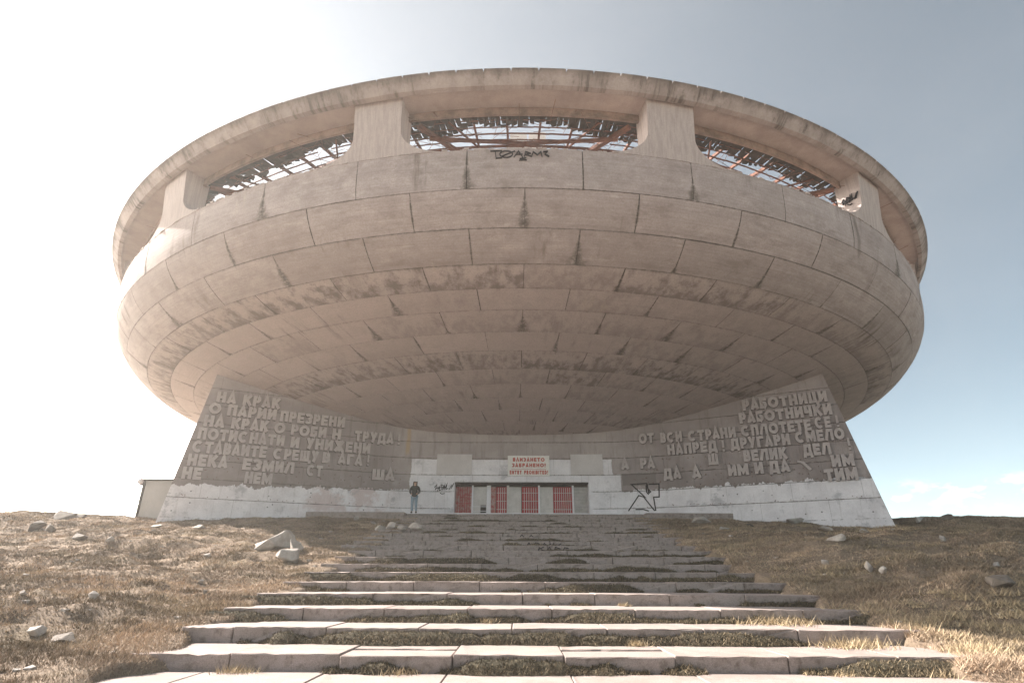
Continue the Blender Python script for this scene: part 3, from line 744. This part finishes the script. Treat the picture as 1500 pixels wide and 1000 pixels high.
door(-.51, .25, M_PALE, False, name='boarded_door'); door(.29, 1.31, M_RED); eb('frame', 1.31, 1.42, 3.5, 5.36, D-.08, D+.02, M_WHITE)
door(1.42, 2.24, M_PALE, False, name='boarded_door'); door(2.26, 3.43, M_RED); eb('frame', 3.43, 3.55, 3.5, 5.36, D-.08, D+.02, M_WHITE)
blk = empty('blockwork_infill', (0, 0, 0), ent)
for i in range(8):
    for j in range(3):
        x0 = 3.57+j*.29-(.14 if i % 2 else 0); x1 = x0+.28; x0 = max(3.57, x0); x1 = min(4.41, x1) if j < 2 else 4.41
        mb = MB(); mb.box((x0, 36.4-AX+D-random.uniform(0, .01), 3.64+i*.21-3.4), (x1, 36.4-AX+D+.15, 3.64+i*.21+.2-3.4)); mb.build('block', M_BLOCK, blk)
eb('lintel_shade', OP0, OP1, 5.27, 5.40, D-.05, D+.04, M_DARK)  # dark strip put where the lintel's shadow falls
# plinth in front of the wall foot
eb('plinth', -6.6, 6.3, 3.2, 3.60, -.22, -.02, M_WHITE, mon)

# sign (a thing of its own)
sg = empty('warning_sign', (.72, 36.4-.1, 5.85)); tag(sg, 'white board with red ENTRY PROHIBITED lettering fixed above the doors', 'sign')
mb = MB(); mb.box((-1.32, 0, 0), (1.3, .05, 1.26)); mb.build('board', M_SIGN, sg)
def sign_line(txt, z, h, wid, t=.27):
    ws = [glyph_mesh(c, M_SIGNRED, t, .004, 'sign')[1] if c != ' ' else .5 for c in txt]; gap = .17
    tot = sum(ws)+gap*(len(txt)-1); k = wid/tot; x = -wid/2
    for c, wd in zip(txt, ws):
        if c != ' ':
            o = link('letter', glyph_mesh(c, M_SIGNRED, t, .004, 'sign')[0], sg); o.location = (x, -.003, z); o.scale = (k, 1, h)
        x += (wd+gap)*k
sign_line('ВΛИЗАНЕТО', .89, .24, 2.0); sign_line('ЗАБРАНЕНО!', .54, .24, 2.12); sign_line('ENTRY PROHIBITED!', .1, .24, 2.4, .29)
mb = MB(); mb.box((-1.1, -.008, .41), (1.1, -.001, .43)); mb.build('divider_line', M_SIGNRED, sg)

# core drum behind the wall, tower beyond
tow = empty('pylon_tower', (2.0, 86, 3.0)); tag(tow, 'tall twin pylon concrete tower glimpsed through the ruined saucer window', 'tower')
for dx in (-1.75, 1.75):
    mb = MB(); mb.box((dx-1.55, -1.5, -6), (dx+1.55, 1.5, 74)); mb.build('pylon', M_PILLAR, tow)
mb = MB(); mb.box((-.2, -1.2, 0), (.2, 1.2, 70)); mb.build('link_wall', M_LEDGE, tow)
drum = lathe([(9.0, 1.5), (9.0, 9.2), (8.6, 9.2), (8.6, 1.5)], na=96); drum.build('core_drum', M_CORE, mon)

# ------------------------------------------------------------ stairs
H = 4.67/20
DK = [9.45, 10.9, 12.3, 13.75, 15.2, 16.6, 17.9, 19.2, 20.6, 22.0, 23.6, 25.0, 26.3, 27.6, 28.9, 30.2, 31.4, 32.5, 33.6, 34.66]
ZK = [-1.27+H*(k+1) for k in range(20)]
stairs = tag(empty('stairway', (0, 0, 0)), kind='structure')
def block(name, x0, x1, y0, y1, z0, z1, parent, mat=M_STEP, bev=.012, jit=.006):
    bm = bmesh.new(); bmesh.ops.create_cube(bm, size=1)
    for v in bm.verts:
        v.co = Vector((x0 if v.co.x < 0 else x1, y0 if v.co.y < 0 else y1, z0 if v.co.z < 0 else z1))+Vector((0, random.uniform(-jit, jit), random.uniform(-jit, jit)))
    bmesh.ops.bevel(bm, geom=bm.edges[:], offset=bev, segments=1, affect='EDGES')
    if y0 < 22:
        le = [e for e in bm.edges if abs(e.verts[0].co.x-e.verts[1].co.x) > .5 and (e.verts[0].co.y+e.verts[1].co.y)/2 < y0+.06 and (e.verts[0].co.z+e.verts[1].co.z)/2 > z1-.06]
        rr2 = bmesh.ops.subdivide_edges(bm, edges=le, cuts=9)
        nv_ = [g for g in rr2['geom_inner'] if isinstance(g, bmesh.types.BMVert)]
        for v in nv_: v.co.y += abs(random.gauss(0, .006)); v.co.z -= abs(random.gauss(0, .005))
        for v in random.sample(nv_, min(2, len(nv_))): v.co.y += random.uniform(.0, .03); v.co.z -= random.uniform(0, .025)
    me = bpy.data.meshes.new(name); bm.to_mesh(me); bm.free(); me.materials.append(mat)
    return link(name, me, parent)
for k in range(20):
    y0 = DK[k]; y1 = (DK[k+1] if k < 19 else y0+1.3)
    xl = -5.75 if k < 9 else -6.4; xr = 6.85 if k < 12 else 7.3; x = xl; first = True
    x_ = xl+random.uniform(.5, 1.6) if k else xl+1.55
    zt = ZK[k]; ed = [xl]
    while x_ < xr-.5: ed.append(x_); x_ += 1.62+random.uniform(-.04, .04)
    ed.append(xr)
    for i, (a, b) in enumerate(zip(ed[:-1], ed[1:])):
        sunk = (k == 0 and i in (2, 4)) 
        yy = random.uniform(-.012, .012); zz = random.uniform(-.008, .008)
        g = .008 if k < 8 else .012
        if sunk:
            block('step_block', a+g, b-g, y0-.05, y0+.62, zt-H-.12, zt-.02, stairs)
            block('step_block', a+g, b-g, y0+.78, y1+.03, zt-H-.12, zt-.01, stairs)
        else:
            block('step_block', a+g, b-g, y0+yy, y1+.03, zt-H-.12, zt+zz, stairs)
block('top_slab', -12.0, -6.42, 33.7, 36.6, 2.9, 3.4, stairs); block('top_slab', 7.32, 12.4, 33.9, 36.6, 2.9, 3.4, stairs); block('top_slab', -6.4, 7.3, 35.98, 36.6, 2.9, 3.4, stairs)
land = tag(empty('landing', (0, 0, 0)), kind='structure')
yb = 9.48
for j in range(15):  # rows run on unseen behind the camera, added to bounce light upward
    ya = yb-1.9; x = -8.0+(.7 if j % 2 else 0)
    while x < 9:
        block('paving_slab', x+.006, x+1.75-.006, ya+.006, yb-.006, -1.42, -1.27+random.uniform(-.004, .004), land); x += 1.75
    yb = ya

# ------------------------------------------------------------ terrain
def ramp_z(y):
    yk = np.array([-400, 9.45]+DK[:-1][1:]+[34.2, 60, 90, 200, 600, 8000.0]); zk = np.array([-70, -1.25]+[z-H*.62 for z in ZK[1:-1]]+[3.15, 3.1, 1, -25, -150, -900.0])
    yk[0] = -400
    z = np.interp(y, [-8000, -400, -30, 3, 9.0]+list(yk[2:]), [-1200, -110, -6.5, -1.3, -1.2]+list(zk[2:]))
    return z
def terr(x, y):
    x = np.asarray(x, float); y = np.asarray(y, float)
    z = ramp_z(y)
    z = (z+ramp_z(y-.9)+ramp_z(y+.9))/3
    d = np.hypot(x, y)
    ax = np.where(x < 0, -x-5.7, x-6.8)                # metres outside the stair flank
    out = np.clip(ax/2.5, 0, 1)
    farw = np.clip(1-(np.abs(x)-14)/60, 0, 1)
    n = (fbm(x*.22, y*.22, 3, 1)-.5)*.6+(fbm(x*.9+5, y*.9, 3, 3)-.5)*.34+(fbm(x*2.6, y*2.6, 4, 9)-.5)*.17
    near = np.clip((y-2)/6, .3, 1)*np.clip((36-y)/5, .25, 1)
    tr = fbm(x*.45+3, y*1.7, 4, 61); n = n+np.clip(tr-.5, -.12, .16)*.75*np.clip((y-7)/6, 0, 1)*np.clip((31-y)/6, .2, 1)
    z = z+n*out*near+np.where(x < 0, .1, .16)*out*np.clip((30-y)/8, 0, 1)
    z = z-np.clip((np.abs(x)-42)*.12, 0, 300)
    # low knolls on the skyline
    z = z+.5*np.exp(-((x+27)**2/22+(y-31)**2/9))+.35*np.exp(-((x-27)**2/60+(y-31)**2/9))+.35*np.exp(-((x-14)**2/60+(y-19)**2/30))
    # under the stairs and paving drop out of sight, with a soft frayed bank on the stones' ends
    inside = np.clip((-ax-.25-(fbm(x*1.3, y*1.3, 3, 21)-.5)*1.1)/.35, 0, 1)
    z = z+np.clip(1-np.abs(ax)/.9, 0, 1)*.06
    zst = np.interp(y, [-30, 9.4]+[v for d_ in DK for v in (d_-.02, d_+.02)]+[36.5], [-1.5, -1.5]+[v for k in range(20) for v in ((ZK[k-1] if k else -1.27)-.12, ZK[k]-.12)]+[3.2])
    cover = (y > -30) & (y < 37.5)
    z = np.where(cover, z*(1-inside)+np.minimum(z, zst-.1)*inside, z)
    topz = (y > 33.4) & (y < 38) & (np.abs(x) < 12.3)
    z = np.where(topz, np.minimum(z, 3.1), z)
    return z
gx = np.concatenate([-np.geomspace(9000, 46, 26), np.arange(-45, -28, .5), np.arange(-28, 28, .125), np.arange(28, 45, .5), np.geomspace(46, 9000, 26)])
gy = np.concatenate([-np.geomspace(8000, 12, 26), np.arange(-10, 4, .5), np.arange(4, 20, .1), np.arange(20, 38, .16), np.arange(38, 60, .6), np.geomspace(61, 8000, 26)])
X, Y = np.meshgrid(gx, gy); Z = terr(X, Y)
nv = X.size; me = bpy.data.meshes.new('ground'); me.vertices.add(nv)
me.vertices.foreach_set('co', np.stack([X.ravel(), Y.ravel(), Z.ravel()], 1).astype(np.float32).ravel())
ny, nx = X.shape; ii = np.arange(nv).reshape(ny, nx)
q = np.stack([ii[:-1, :-1], ii[:-1, 1:], ii[1:, 1:], ii[1:, :-1]], -1).reshape(-1, 4)
me.loops.add(q.size); me.loops.foreach_set('vertex_index', q.ravel().astype(np.int32)); me.polygons.add(len(q))
me.polygons.foreach_set('loop_start', np.arange(0, q.size, 4, dtype=np.int32)); me.polygons.foreach_set('use_smooth', np.ones(len(q), bool))
me.update(calc_edges=True); me.materials.append(M_GROUND)
tag(link('ground', me), kind='structure')

# ------------------------------------------------------------ grass blades
def blades(name, px, py, pz, L, W, lean, tint, kind='stuff'):
    n = len(px); th = RNG.uniform(0, 2*np.pi, n); ph = RNG.uniform(0, 2*np.pi, n)
    dx, dy = np.cos(th)*lean, np.sin(th)*lean
    up_ = np.sqrt(np.maximum(.02, 1-lean**2))
    bx, by = np.cos(ph)*W/2, np.sin(ph)*W/2
    v = np.empty((n, 3, 3), np.float32)
    v[:, 0] = np.stack([px-bx, py-by, pz-.01], 1); v[:, 1] = np.stack([px+bx, py+by, pz-.01], 1)
    v[:, 2] = np.stack([px+dx*L, py+dy*L, pz+up_*L], 1)
    me = bpy.data.meshes.new(name); me.vertices.add(3*n); me.vertices.foreach_set('co', v.ravel())
    me.loops.add(3*n); me.loops.foreach_set('vertex_index', np.arange(3*n, dtype=np.int32)); me.polygons.add(n)
    me.polygons.foreach_set('loop_start', np.arange(0, 3*n, 3, dtype=np.int32)); me.update(calc_edges=True)
    ca = me.attributes.new('tint', 'FLOAT_COLOR', 'POINT'); c = np.ones((n, 3, 4), np.float32); c[:, :, :3] = tint[:, None, :]
    ca.data.foreach_set('color', c.ravel()); me.materials.append(M_BLADE)
    return tag(link(name, me), kind=kind)
def tints(px, py, n, dark=0.0):
    a = RNG.uniform(0, 1, n)[:, None]; g = np.clip((fbm(px*.7, py*.7, 3, 44)-.5)*3+.25, 0, 1)[:, None]
    straw = np.array([.48, .368, .265]); brown = np.array([.225, .162, .115]); green = np.array([.13, .13, .055])
    c = straw*(1-a)+brown*a; c = c*(1-g*.25)+green*g*.25
    pt = np.clip((fbm(px*.5+9, py*1.1, 4, 71)-.42)*4, 0, 1)[:, None]; c = c*(.85+.5*pt)
    return (c*RNG.uniform(.7, 1.15, (n, 1))).astype(np.float32)
NB = 1500000
yy = 4.0+(34.0-4.0)*RNG.uniform(0, 1, NB)**1.15; xx = RNG.uniform(-1, 1, NB)*(yy*.95+2.5)
ax = np.where(xx < 0, -xx-5.45, xx-6.55); cl_ = fbm(xx*1.1, yy*1.1, 4, 60)
keep = (ax > -.2+(fbm(xx*1.6, yy*1.6, 3, 77)-.5)*.9) & (RNG.uniform(0, 1, NB) < np.clip((cl_-.2)*3.2, .6, 1))
keep &= ~((yy > 33.6) & (np.abs(xx) < 12.5))
xx, yy, cl_ = xx[keep], yy[keep], cl_[keep]; n = len(xx); dist = np.hypot(xx, yy)
edgeb = np.exp(-np.maximum(0, np.where(xx < 0, -xx-5.45, xx-6.55))/.9)
L = (.03+.06*np.clip((cl_-.35)*2.5, 0, 1))*RNG.uniform(.5, 1.5, n)*(1+.5*(xx > 0))*(1+.5*edgeb*(xx > 0))
blades('dry_grass', xx, yy, terr(xx, yy), L, .005+.0009*dist, np.where(xx < 0, RNG.uniform(.55, 1.0, n), RNG.uniform(.65, 1.0, n)), tints(xx, yy, n))

# dark tussocks
cx_ = []; cy_ = []; lx = []
for k in range(1000):
    y = 5.5+27*random.random()**1.1; x = random.choice((-1, -1, -1, 1))*random.uniform(5.6, y*.9+3.5)
    if float(fbm(x*.5, y*1.5, 3, 88)) < .47 or (y > 33 and abs(x) < 12.5): continue
    nn_ = 130; rd = random.uniform(.08, .3); cx_.append(x+RNG.normal(0, rd*1.6, nn_)); cy_.append(y+RNG.normal(0, rd*.6, nn_)); lx.append(RNG.uniform(.03, .1, nn_))
cx_, cy_, lx = map(np.concatenate, (cx_, cy_, lx)); n = len(cx_)
okk = np.where(cx_ < 0, -cx_-5.6, cx_-6.7) > 0; cx_, cy_, lx = cx_[okk], cy_[okk], lx[okk]; n = len(cx_)
blades('dark_tussocks', cx_, cy_, terr(cx_, cy_), lx, .008+.0012*cy_, RNG.uniform(.2, .95, n), (np.array([.17, .125, .08])*RNG.uniform(.5, 1.5, (n, 1))).astype(np.float32))

# moss and earth banked against the risers
mossmb = MB(); bxs = []; bys = []; bzs = []
for k in range(20):
    y0 = DK[k]; zb = (ZK[k-1] if k else -1.27); xs = np.arange(-6.0, 7.0, .09)
    h = (fbm(xs*.55, np.full_like(xs, k*5.3), 3, 90)-.44)*3.0+(fbm(xs*3, np.full_like(xs, k*3.1), 3, 33)-.5)*.9
    if k == 0: h -= .15
    if 1 <= k <= 8: h += .32
    h = np.clip(h, 0, 1)*H*.8
    P = []
    for f, up_ in ((0.0, 1.0), (.3, .8), (.65, .35), (1, -.06)):
        P.append([(x, y0-.012-(.02+.24*f)*(.35+hh/H)+random.uniform(-.012, .012), zb+(hh*up_ if hh > 0 else 0)-.012+(random.uniform(-.01, .01) if hh > 0 else 0)) for x, hh in zip(xs, h)])
    mossmb.grid(P, None, True, True)
    nb = 11000 if k < 12 else 6000; q = RNG.integers(0, len(xs), nb); f = RNG.uniform(0, 1, nb); hv = h[q]; kp = hv > .03
    q, f, hv = q[kp], f[kp], hv[kp]
    bxs.append(xs[q]+RNG.uniform(-.05, .05, len(q))); bys.append(y0-.02-(.26*f)*(.35+hv/H)); bzs.append(zb+hv*(1-f*.9))
tag(mossmb.build('step_moss', M_MOSS), kind='stuff')
bx_, by_, bz_ = map(np.concatenate, (bxs, bys, bzs)); n = len(bx_)
t_ = tints(bx_, by_, n); t_ = (t_*np.array([.36, .37, .33])).astype(np.float32); pale = RNG.uniform(0, 1, n) < .08; t_[pale] *= 2.6
blades('step_grass', bx_, by_, bz_, RNG.uniform(.02, .065, n), .005+.0009*by_, RNG.uniform(.5, 1.0, n), t_)
# straw tufts
tx = []; ty = []; tz = []; tl = []
def tuft(x, y, z, n, rad, L):
    tx.append(x+RNG.normal(0, rad, n)); ty.append(y+RNG.normal(0, rad*.6, n)); tz.append(np.full(n, z)); tl.append(RNG.uniform(.5, 1.2, n)*L)
for x, y, k, n, r, L in ((1.95, 10.65, 1, 220, .09, .13), (-.55, 12.15, 2, 200, .09, .12), (-1.7, 9.3, 0, 260, .16, .13), (5.5, 10.6, 1, 600, .3, .22), (4.9, 12.1, 2, 700, .4, .22), (6.0, 9.3, 0, 500, .2, .15), (-4.0, 9.3, 0, 260, .16, .14), (4.6, 9.25, 0, 160, .12, .1), (2.3, 13.6, 3, 120, .06, .12)):
    tuft(x, y, (ZK[k-1] if k else -1.27), n, r, L)
for k in range(170):
    x = random.uniform(6.6, 12.5) ; y = random.uniform(6.5, 13)
    tuft(x, y, float(terr(x, y)), 130, .2, random.uniform(.1, .2))
for k in range(110):
    x = random.uniform(7, 20) ; y = random.uniform(14, 30)
    tuft(x, y, float(terr(x, y)), 80, .3, random.uniform(.1, .2))
tx, ty, tz, tl = map(np.concatenate, (tx, ty, tz, tl)); n = len(tx)
tt = (np.array([.5, .39, .25])*RNG.uniform(.5, 1.15, (n, 1))).astype(np.float32)
blades('straw_tufts', tx, ty, tz, tl, .006+.0006*ty, RNG.uniform(.5, 1.0, n), tt)

# ------------------------------------------------------------ rocks
def rock_mesh(seed, sx, sy, sz, mat, npt=11):
    rr = random.Random(seed); bm = bmesh.new()
    for k in range(npt):
        v = Vector((rr.gauss(0, 1), rr.gauss(0, 1), rr.gauss(0, 1))).normalized()*rr.uniform(.8, 1.05); bm.verts.new((v.x*sx, v.y*sy, v.z*sz))
    bmesh.ops.convex_hull(bm, input=bm.verts); bmesh.ops.delete(bm, geom=[v for v in bm.verts if not v.link_faces], context='VERTS')
    bmesh.ops.bevel(bm, geom=bm.edges[:], offset=min(sx, sy, sz)*.07, segments=1, affect='EDGES')
    bmesh.ops.triangulate(bm, faces=bm.faces[:]); bmesh.ops.subdivide_edges(bm, edges=bm.edges[:], cuts=1)
    for v in bm.verts: v.co *= 1+rr.uniform(-.025, .025)
    me = bpy.data.meshes.new('rock'); bm.to_mesh(me); bm.free(); me.materials.append(mat); return me
def px_ray(u, v):
    d = cam_dir((u-750)/F_PX, -(v-500)/F_PX); return d/d.y
def stair_z(x, y):
    z = np.full(np.shape(y), -50.0)
    for k in range(20): z = np.where((y >= DK[k]) & (x > -5.75 if k < 9 else (y >= DK[k]) & (x > -6.4)) & (x < 6.85), ZK[k], z)
    return z
def on_ground(u, v):
    d = px_ray(u, v); y = 5.0
    ys = np.arange(5, 40, .05); zt = np.maximum(terr(d.x*ys, ys), stair_z(d.x*ys, ys))
    if abs(d.x*20) < 0: pass
    hit = np.nonzero(d.z*ys <= zt)[0]
    y = float(ys[hit[0]]) if len(hit) else 31.0
    return d.x*y, y, float(max(terr(d.x*y, y), stair_z(np.array([d.x*y]), np.array([y]))[0]))
def rock(u, v, wpx, hpx, label, mat=None, seed=None, group=None, flat=1.0, rot=None):
    x, y, z = on_ground(u, v); dd = math.hypot(x, y); sx = wpx*dd/F_PX/2*1.0; sz = hpx*dd/F_PX/2*1.3
    o = link('rock', rock_mesh(seed or int(u*7+v), sx, sx*.75, sz, mat or M_ROCK)); o.location = (x, y, z+sz*.42)
    o.rotation_euler = (random.uniform(-.1, .1), random.uniform(-.15, .15), rot if rot is not None else random.uniform(-.5, .5))
    tag(o, label, 'rock', group); return o
ROCKS = [
 (385, 803, 38, 16, 'low whitish rock at the left end of the pile on the left slope', 0), (412, 801, 44, 24, 'tallest pale rock in the middle of the left slope pile', 0), (432, 808, 30, 22, 'greyish wedge of rock leaning behind the front one of the left pile', 0),
 (424, 824, 42, 24, 'pointed white rock lying in front of the left slope pile', 0),
 (556, 776, 18, 8, 'leftmost small white stone in the row on the upper left steps', 0), (574, 774, 22, 11, 'second white stone in the row on the upper left steps', 0), (590, 779, 20, 12, 'pyramid shaped white stone in the row on the upper left steps', 0), (610, 780, 26, 13, 'squarish rightmost white stone in the row on the upper left steps', 0),
 (523, 761, 11, 7, 'lone small white stone in the shade below the left inscription', 0), (548, 767, 12, 6, 'small white stone just above the row of stones near the steps', 0),
 (1027, 766, 42, 9, 'long flat pale slab on the bank right of the top steps', 0), (1061, 776, 17, 7, 'small grey stone on the bank below the long flat slab', 0), (1097, 759, 14, 7, 'grey stone against the foot of the right inscription', 1),
 (1166, 766, 32, 8, 'broad grey stone in the grass under the right wing end', 0), (1212, 777, 26, 7, 'flat grey stone on the upper right slope', 0), (1228, 791, 30, 9, 'bluish slanting stone halfway up the right slope', 0), (1265, 781, 14, 6, 'small pale stone right of the flat grey ones', 0),
 (1382, 795, 14, 9, 'pale stone at the right part of the slope', 0), (1211, 828, 14, 9, 'pale stone standing in the straw of the lower right slope', 0), (1273, 836, 14, 12, 'dull stone half sunk in the grass of the right slope', 0), (1296, 839, 12, 9, 'round grey stone beside the half sunk one on the right slope', 0),
 (1466, 860, 34, 16, 'dark boulder at the far right of the slope', 1), (1386, 751, 16, 10, 'dark stone on the right skyline', 1), (1347, 750, 18, 8, 'grey stone on the skyline behind the right slope', 0), (1459, 830, 14, 7, 'small grey stone above the dark boulder', 0),
 (96, 745, 34, 15, 'large dark boulder on the left skyline', 1), (117, 744, 20, 14, 'smaller dark boulder touching the one on the left skyline', 1), (52, 776, 26, 12, 'dark rock below the left skyline boulders', 1), (68, 778, 22, 10, 'dark rock right of the one under the left skyline', 1),
 (119, 790, 26, 12, 'grey brown rock by the hollow of the left slope', 1), (160, 795, 12, 6, 'small white stone on the left slope below the boulders', 0), (303, 816, 12, 6, 'small pale stone in the middle of the left slope', 0), (137, 877, 15, 11, 'whitish stone low on the left slope', 0), (294, 855, 10, 6, 'tiny pale stone near the left edge of the steps', 0),
 (52, 933, 22, 11, 'pale stone in the rough grass at the lower left', 0), (100, 940, 44, 12, 'flat weathered stone in the lower left corner', 1), (300, 870, 8, 6, 'little grey pebble left of the third step', 1), (230, 772, 20, 5, 'flat pale stone below the left wing foot', 0), (290, 774, 22, 6, 'broken whitish stone on the upper left slope', 0), (35, 872, 12, 6, 'white chip at the far left edge', 0),
]
for u, v, a, b, lb, dk in ROCKS: rock(u, v, a, b, lb, M_ROCKD if dk else M_ROCK)
peb = MB()
for k in range(260):
    y = random.uniform(8, 33); x = random.choice((-1, 1))*random.uniform(5.8, y*.9+3)
    z = float(terr(x, y)); s_ = random.uniform(.012, .045)*(1+y/30)
    peb.box((-s_, -s_*.8, -s_*.3), (s_, s_*.8, s_*.6), Matrix.Translation((x, y, z)) @ Matrix.Rotation(random.uniform(0, 3), 4, 'Z'), s_*.35)
tag(peb.build('scattered_pebbles', M_ROCK), kind='stuff')
# paint scrawl on the upper steps
gr = MB()
for k_, x0, pls in ((11, .35, [[(0, 0), (.1, .8), (.2, .1)], [(.3, .1), (.35, .8), (.5, .6)], [(.6, .1), (.7, .7), (.8, .2), (.95, .6)], [(1.05, .1), (1.05, .75)], [(1.2, .15), (1.35, .65)]]), (10, .75, [[(0, .1), (.05, .8)], [(.0, .4), (.2, .8)], [(.1, .4), (.25, .1)], [(.3, .1), (.4, .8), (.5, .1)], [(.6, .1), (.62, .8), (.8, .5)], [(.9, .1), (.95, .7), (1.1, .6)]]), (13, .1, [[(0, .3), (.1, .8), (.2, .3)], [(.4, .2), (.5, .7), (.6, .3), (.8, .4)]])):
    for i, pl in enumerate(pls):
        sub = MB(); ribbon(sub, [(x, y*.2) for x, y in pl], .016, 0, .004+.001*i); b_ = len(gr.v)
        gr.v += [(a+x0, b+DK[k_-1]-.022, c+ZK[k_-1]-H+.02) for a, b, c in sub.v]
        for f in sub.f: gr.face([b_+q for q in f])
gr.build('graffiti', M_BLACK, stairs)

# ------------------------------------------------------------ hut behind the left wing
hut = empty('utility_hut', (-20.6, 33.0, 3.3)); tag(hut, 'low grey hut with dark frame half hidden behind the left wing', 'hut')
M_HUT = m_plain('grey sheet wall', (.5, .46, .43), (.42, .385, .36), 1, .7, .1)
mb = MB(); mb.box((-.52, .04, -.5), (2.4, 2.5, 1.72)); mb.build('wall', M_HUT, hut)
mb = MB(); mb.box((-.66, 0, -.5), (-.54, 2.5, 1.76)); mb.build('corner_post', M_DARK, hut)
mb = MB(); mb.box((-.7, -.06, 1.725), (2.5, 2.6, 1.82)); mb.build('roof', M_DARK, hut)
bm = bmesh.new(); bmesh.ops.create_uvsphere(bm, u_segments=14, v_segments=8, radius=.17); me = bpy.data.meshes.new('lamp_globe'); bm.to_mesh(me); bm.free(); me.materials.append(M_WHITE)
lm_ = link('lamp_globe', me, hut); lm_.location = (-.78, -.05, 1.68)
mb = MB(); mb.box((-.8, -.03, 1.45), (-.66, .03, 1.55)); mb.build('lamp_bracket', M_DARK, hut)

# ------------------------------------------------------------ person
def skin(name, verts, edges, radii, mat, parent, sub=2, root=0):
    me = bpy.data.meshes.new(name); me.from_pydata(verts, edges, []); o = bpy.data.objects.new(name, me); COL.objects.link(o)
    md = o.modifiers.new('s', 'SKIN'); sv = me.skin_vertices[0].data
    for i, r in enumerate(radii):
        sv[i].radius = r if isinstance(r, tuple) else (r, r); sv[i].use_root = (i == root)
    o.modifiers.new('u', 'SUBSURF').levels = sub
    dg = bpy.context.evaluated_depsgraph_get(); m2 = bpy.data.meshes.new_from_object(o.evaluated_get(dg)); bpy.data.objects.remove(o)
    m2.materials.clear(); m2.materials.append(mat)
    for p in m2.polygons: p.use_smooth = True
    m2.name = name; return link(name, m2, parent)
M_SKIN = m_plain('skin', (.5, .3, .22), (.45, .26, .19), 3, .6, .05); M_JACKET = m_plain('black quilted jacket', (.016, .018, .017), (.03, .034, .03), 8, .6, .5)
M_JEANS = m_plain('washed blue jeans', (.25, .33, .4), (.17, .24, .31), 5, .9, .2); M_HAIR = m_plain('dark brown hair', (.035, .02, .014), (.06, .035, .022), 9, .5, .4); M_SHOE = m_plain('dark boots', (.04, .03, .025), (.06, .05, .04), 5, .6, .2)
d_ = px_ray(605.5, 753); py_ = 34.35
ppl = empty('person', (d_.x*py_, py_, 3.4)); ppl.scale = (1.08, 1.08, 1.08)
tag(ppl, 'person in black jacket and blue jeans standing at the wall left of the doors', 'person')
skin('body', [(0, 0, .95), (0, 0, 1.12), (0, 0, 1.36), (0, -.0, 1.47), (0, -.015, 1.56), (0, -.02, 1.66), (.17, 0, 1.36), (.27, .03, 1.12), (.16, -.13, 1.0), (.11, -.17, .97), (-.17, 0, 1.36), (-.27, .03, 1.12), (-.16, -.13, 1.0), (-.11, -.17, .97), (.09, 0, .9), (.1, -.01, .5), (.12, .02, .1), (.13, -.09, .04), (-.09, 0, .9), (-.1, -.01, .5), (-.1, .02, .1), (-.11, -.09, .04)],
     [(0, 1), (1, 2), (2, 3), (3, 4), (4, 5), (2, 6), (6, 7), (7, 8), (8, 9), (2, 10), (10, 11), (11, 12), (12, 13), (0, 14), (14, 15), (15, 16), (16, 17), (0, 18), (18, 19), (19, 20), (20, 21)],
     [(.09, .07), (.09, .07), (.1, .07), .05, (.075, .09), (.078, .095), .055, .042, .03, .035, .055, .042, .03, .035, .08, .055, .035, .035, .08, .055, .035, .035], M_SKIN, ppl)
skin('jacket', [(0, 0, .82), (0, 0, 1.05), (0, 0, 1.25), (0, 0, 1.38), (0, -.01, 1.46), (.18, 0, 1.36), (.265, .02, 1.12), (.15, -.13, .99), (-.18, 0, 1.36), (-.265, .02, 1.12), (-.15, -.13, .99)],
     [(0, 1), (1, 2), (2, 3), (3, 4), (3, 5), (5, 6), (6, 7), (3, 8), (8, 9), (9, 10)], [(.2, .15), (.185, .14), (.18, .13), (.14, .11), .08, .085, .07, .06, .085, .07, .06], M_JACKET, ppl)
skin('jeans', [(0, 0, .93), (.09, 0, .84), (.1, -.01, .5), (.12, .02, .09), (-.09, 0, .84), (-.1, -.01, .5), (-.1, .02, .09)],
     [(0, 1), (1, 2), (2, 3), (0, 4), (4, 5), (5, 6)], [(.15, .12), .112, .085, .075, .112, .085, .075], M_JEANS, ppl)
for sx in (.13, -.11):
    b_ = skin('boot', [(sx, .04, .06), (sx, -.06, .045), (sx, -.15, .035)], [(0, 1), (1, 2)], [.07, .055, .04], M_SHOE, ppl, 1)
skin('hair', [(0, .01, 1.72), (0, .055, 1.66), (0, .06, 1.5), (.085, .03, 1.66), (.095, -.03, 1.5), (.09, -.06, 1.38), (-.085, .03, 1.66), (-.095, -.03, 1.5), (-.09, -.06, 1.38)],
     [(0, 1), (1, 2), (0, 3), (3, 4), (4, 5), (0, 6), (6, 7), (7, 8)], [(.085, .085), .085, .06, .035, .032, .02, .035, .032, .02], M_HAIR, ppl)
mb = MB()
for sx in (-.033, .033): mb.box((sx-.026, -.122, 1.605), (sx+.026, -.108, 1.64))
mb.box((-.01, -.122, 1.625), (.01, -.112, 1.632)); mb.build('sunglasses', M_BLACK, ppl)
mb = MB(); mb.box((-.012, -.128, 1.575), (.012, -.1, 1.605)); mb.build('nose', M_SKIN, ppl)

# ------------------------------------------------------------ haze
hm = bpy.data.materials.new('pale air'); hm.use_nodes = True; ht = hm.node_tree; ht.nodes.clear()
vp = ht.nodes.new('ShaderNodeVolumePrincipled'); vp.inputs['Color'].default_value = (1, .97, .93, 1); vp.inputs['Density'].default_value = .0011; vp.inputs['Anisotropy'].default_value = .45
ho = ht.nodes.new('ShaderNodeOutputMaterial'); ht.links.new(vp.outputs[0], ho.inputs['Volume'])
mb = MB(); mb.box((-90, -40, -60), (90, 110, 78)); tag(mb.build('haze', hm), kind='stuff')
S.cycles.volume_bounces = 1
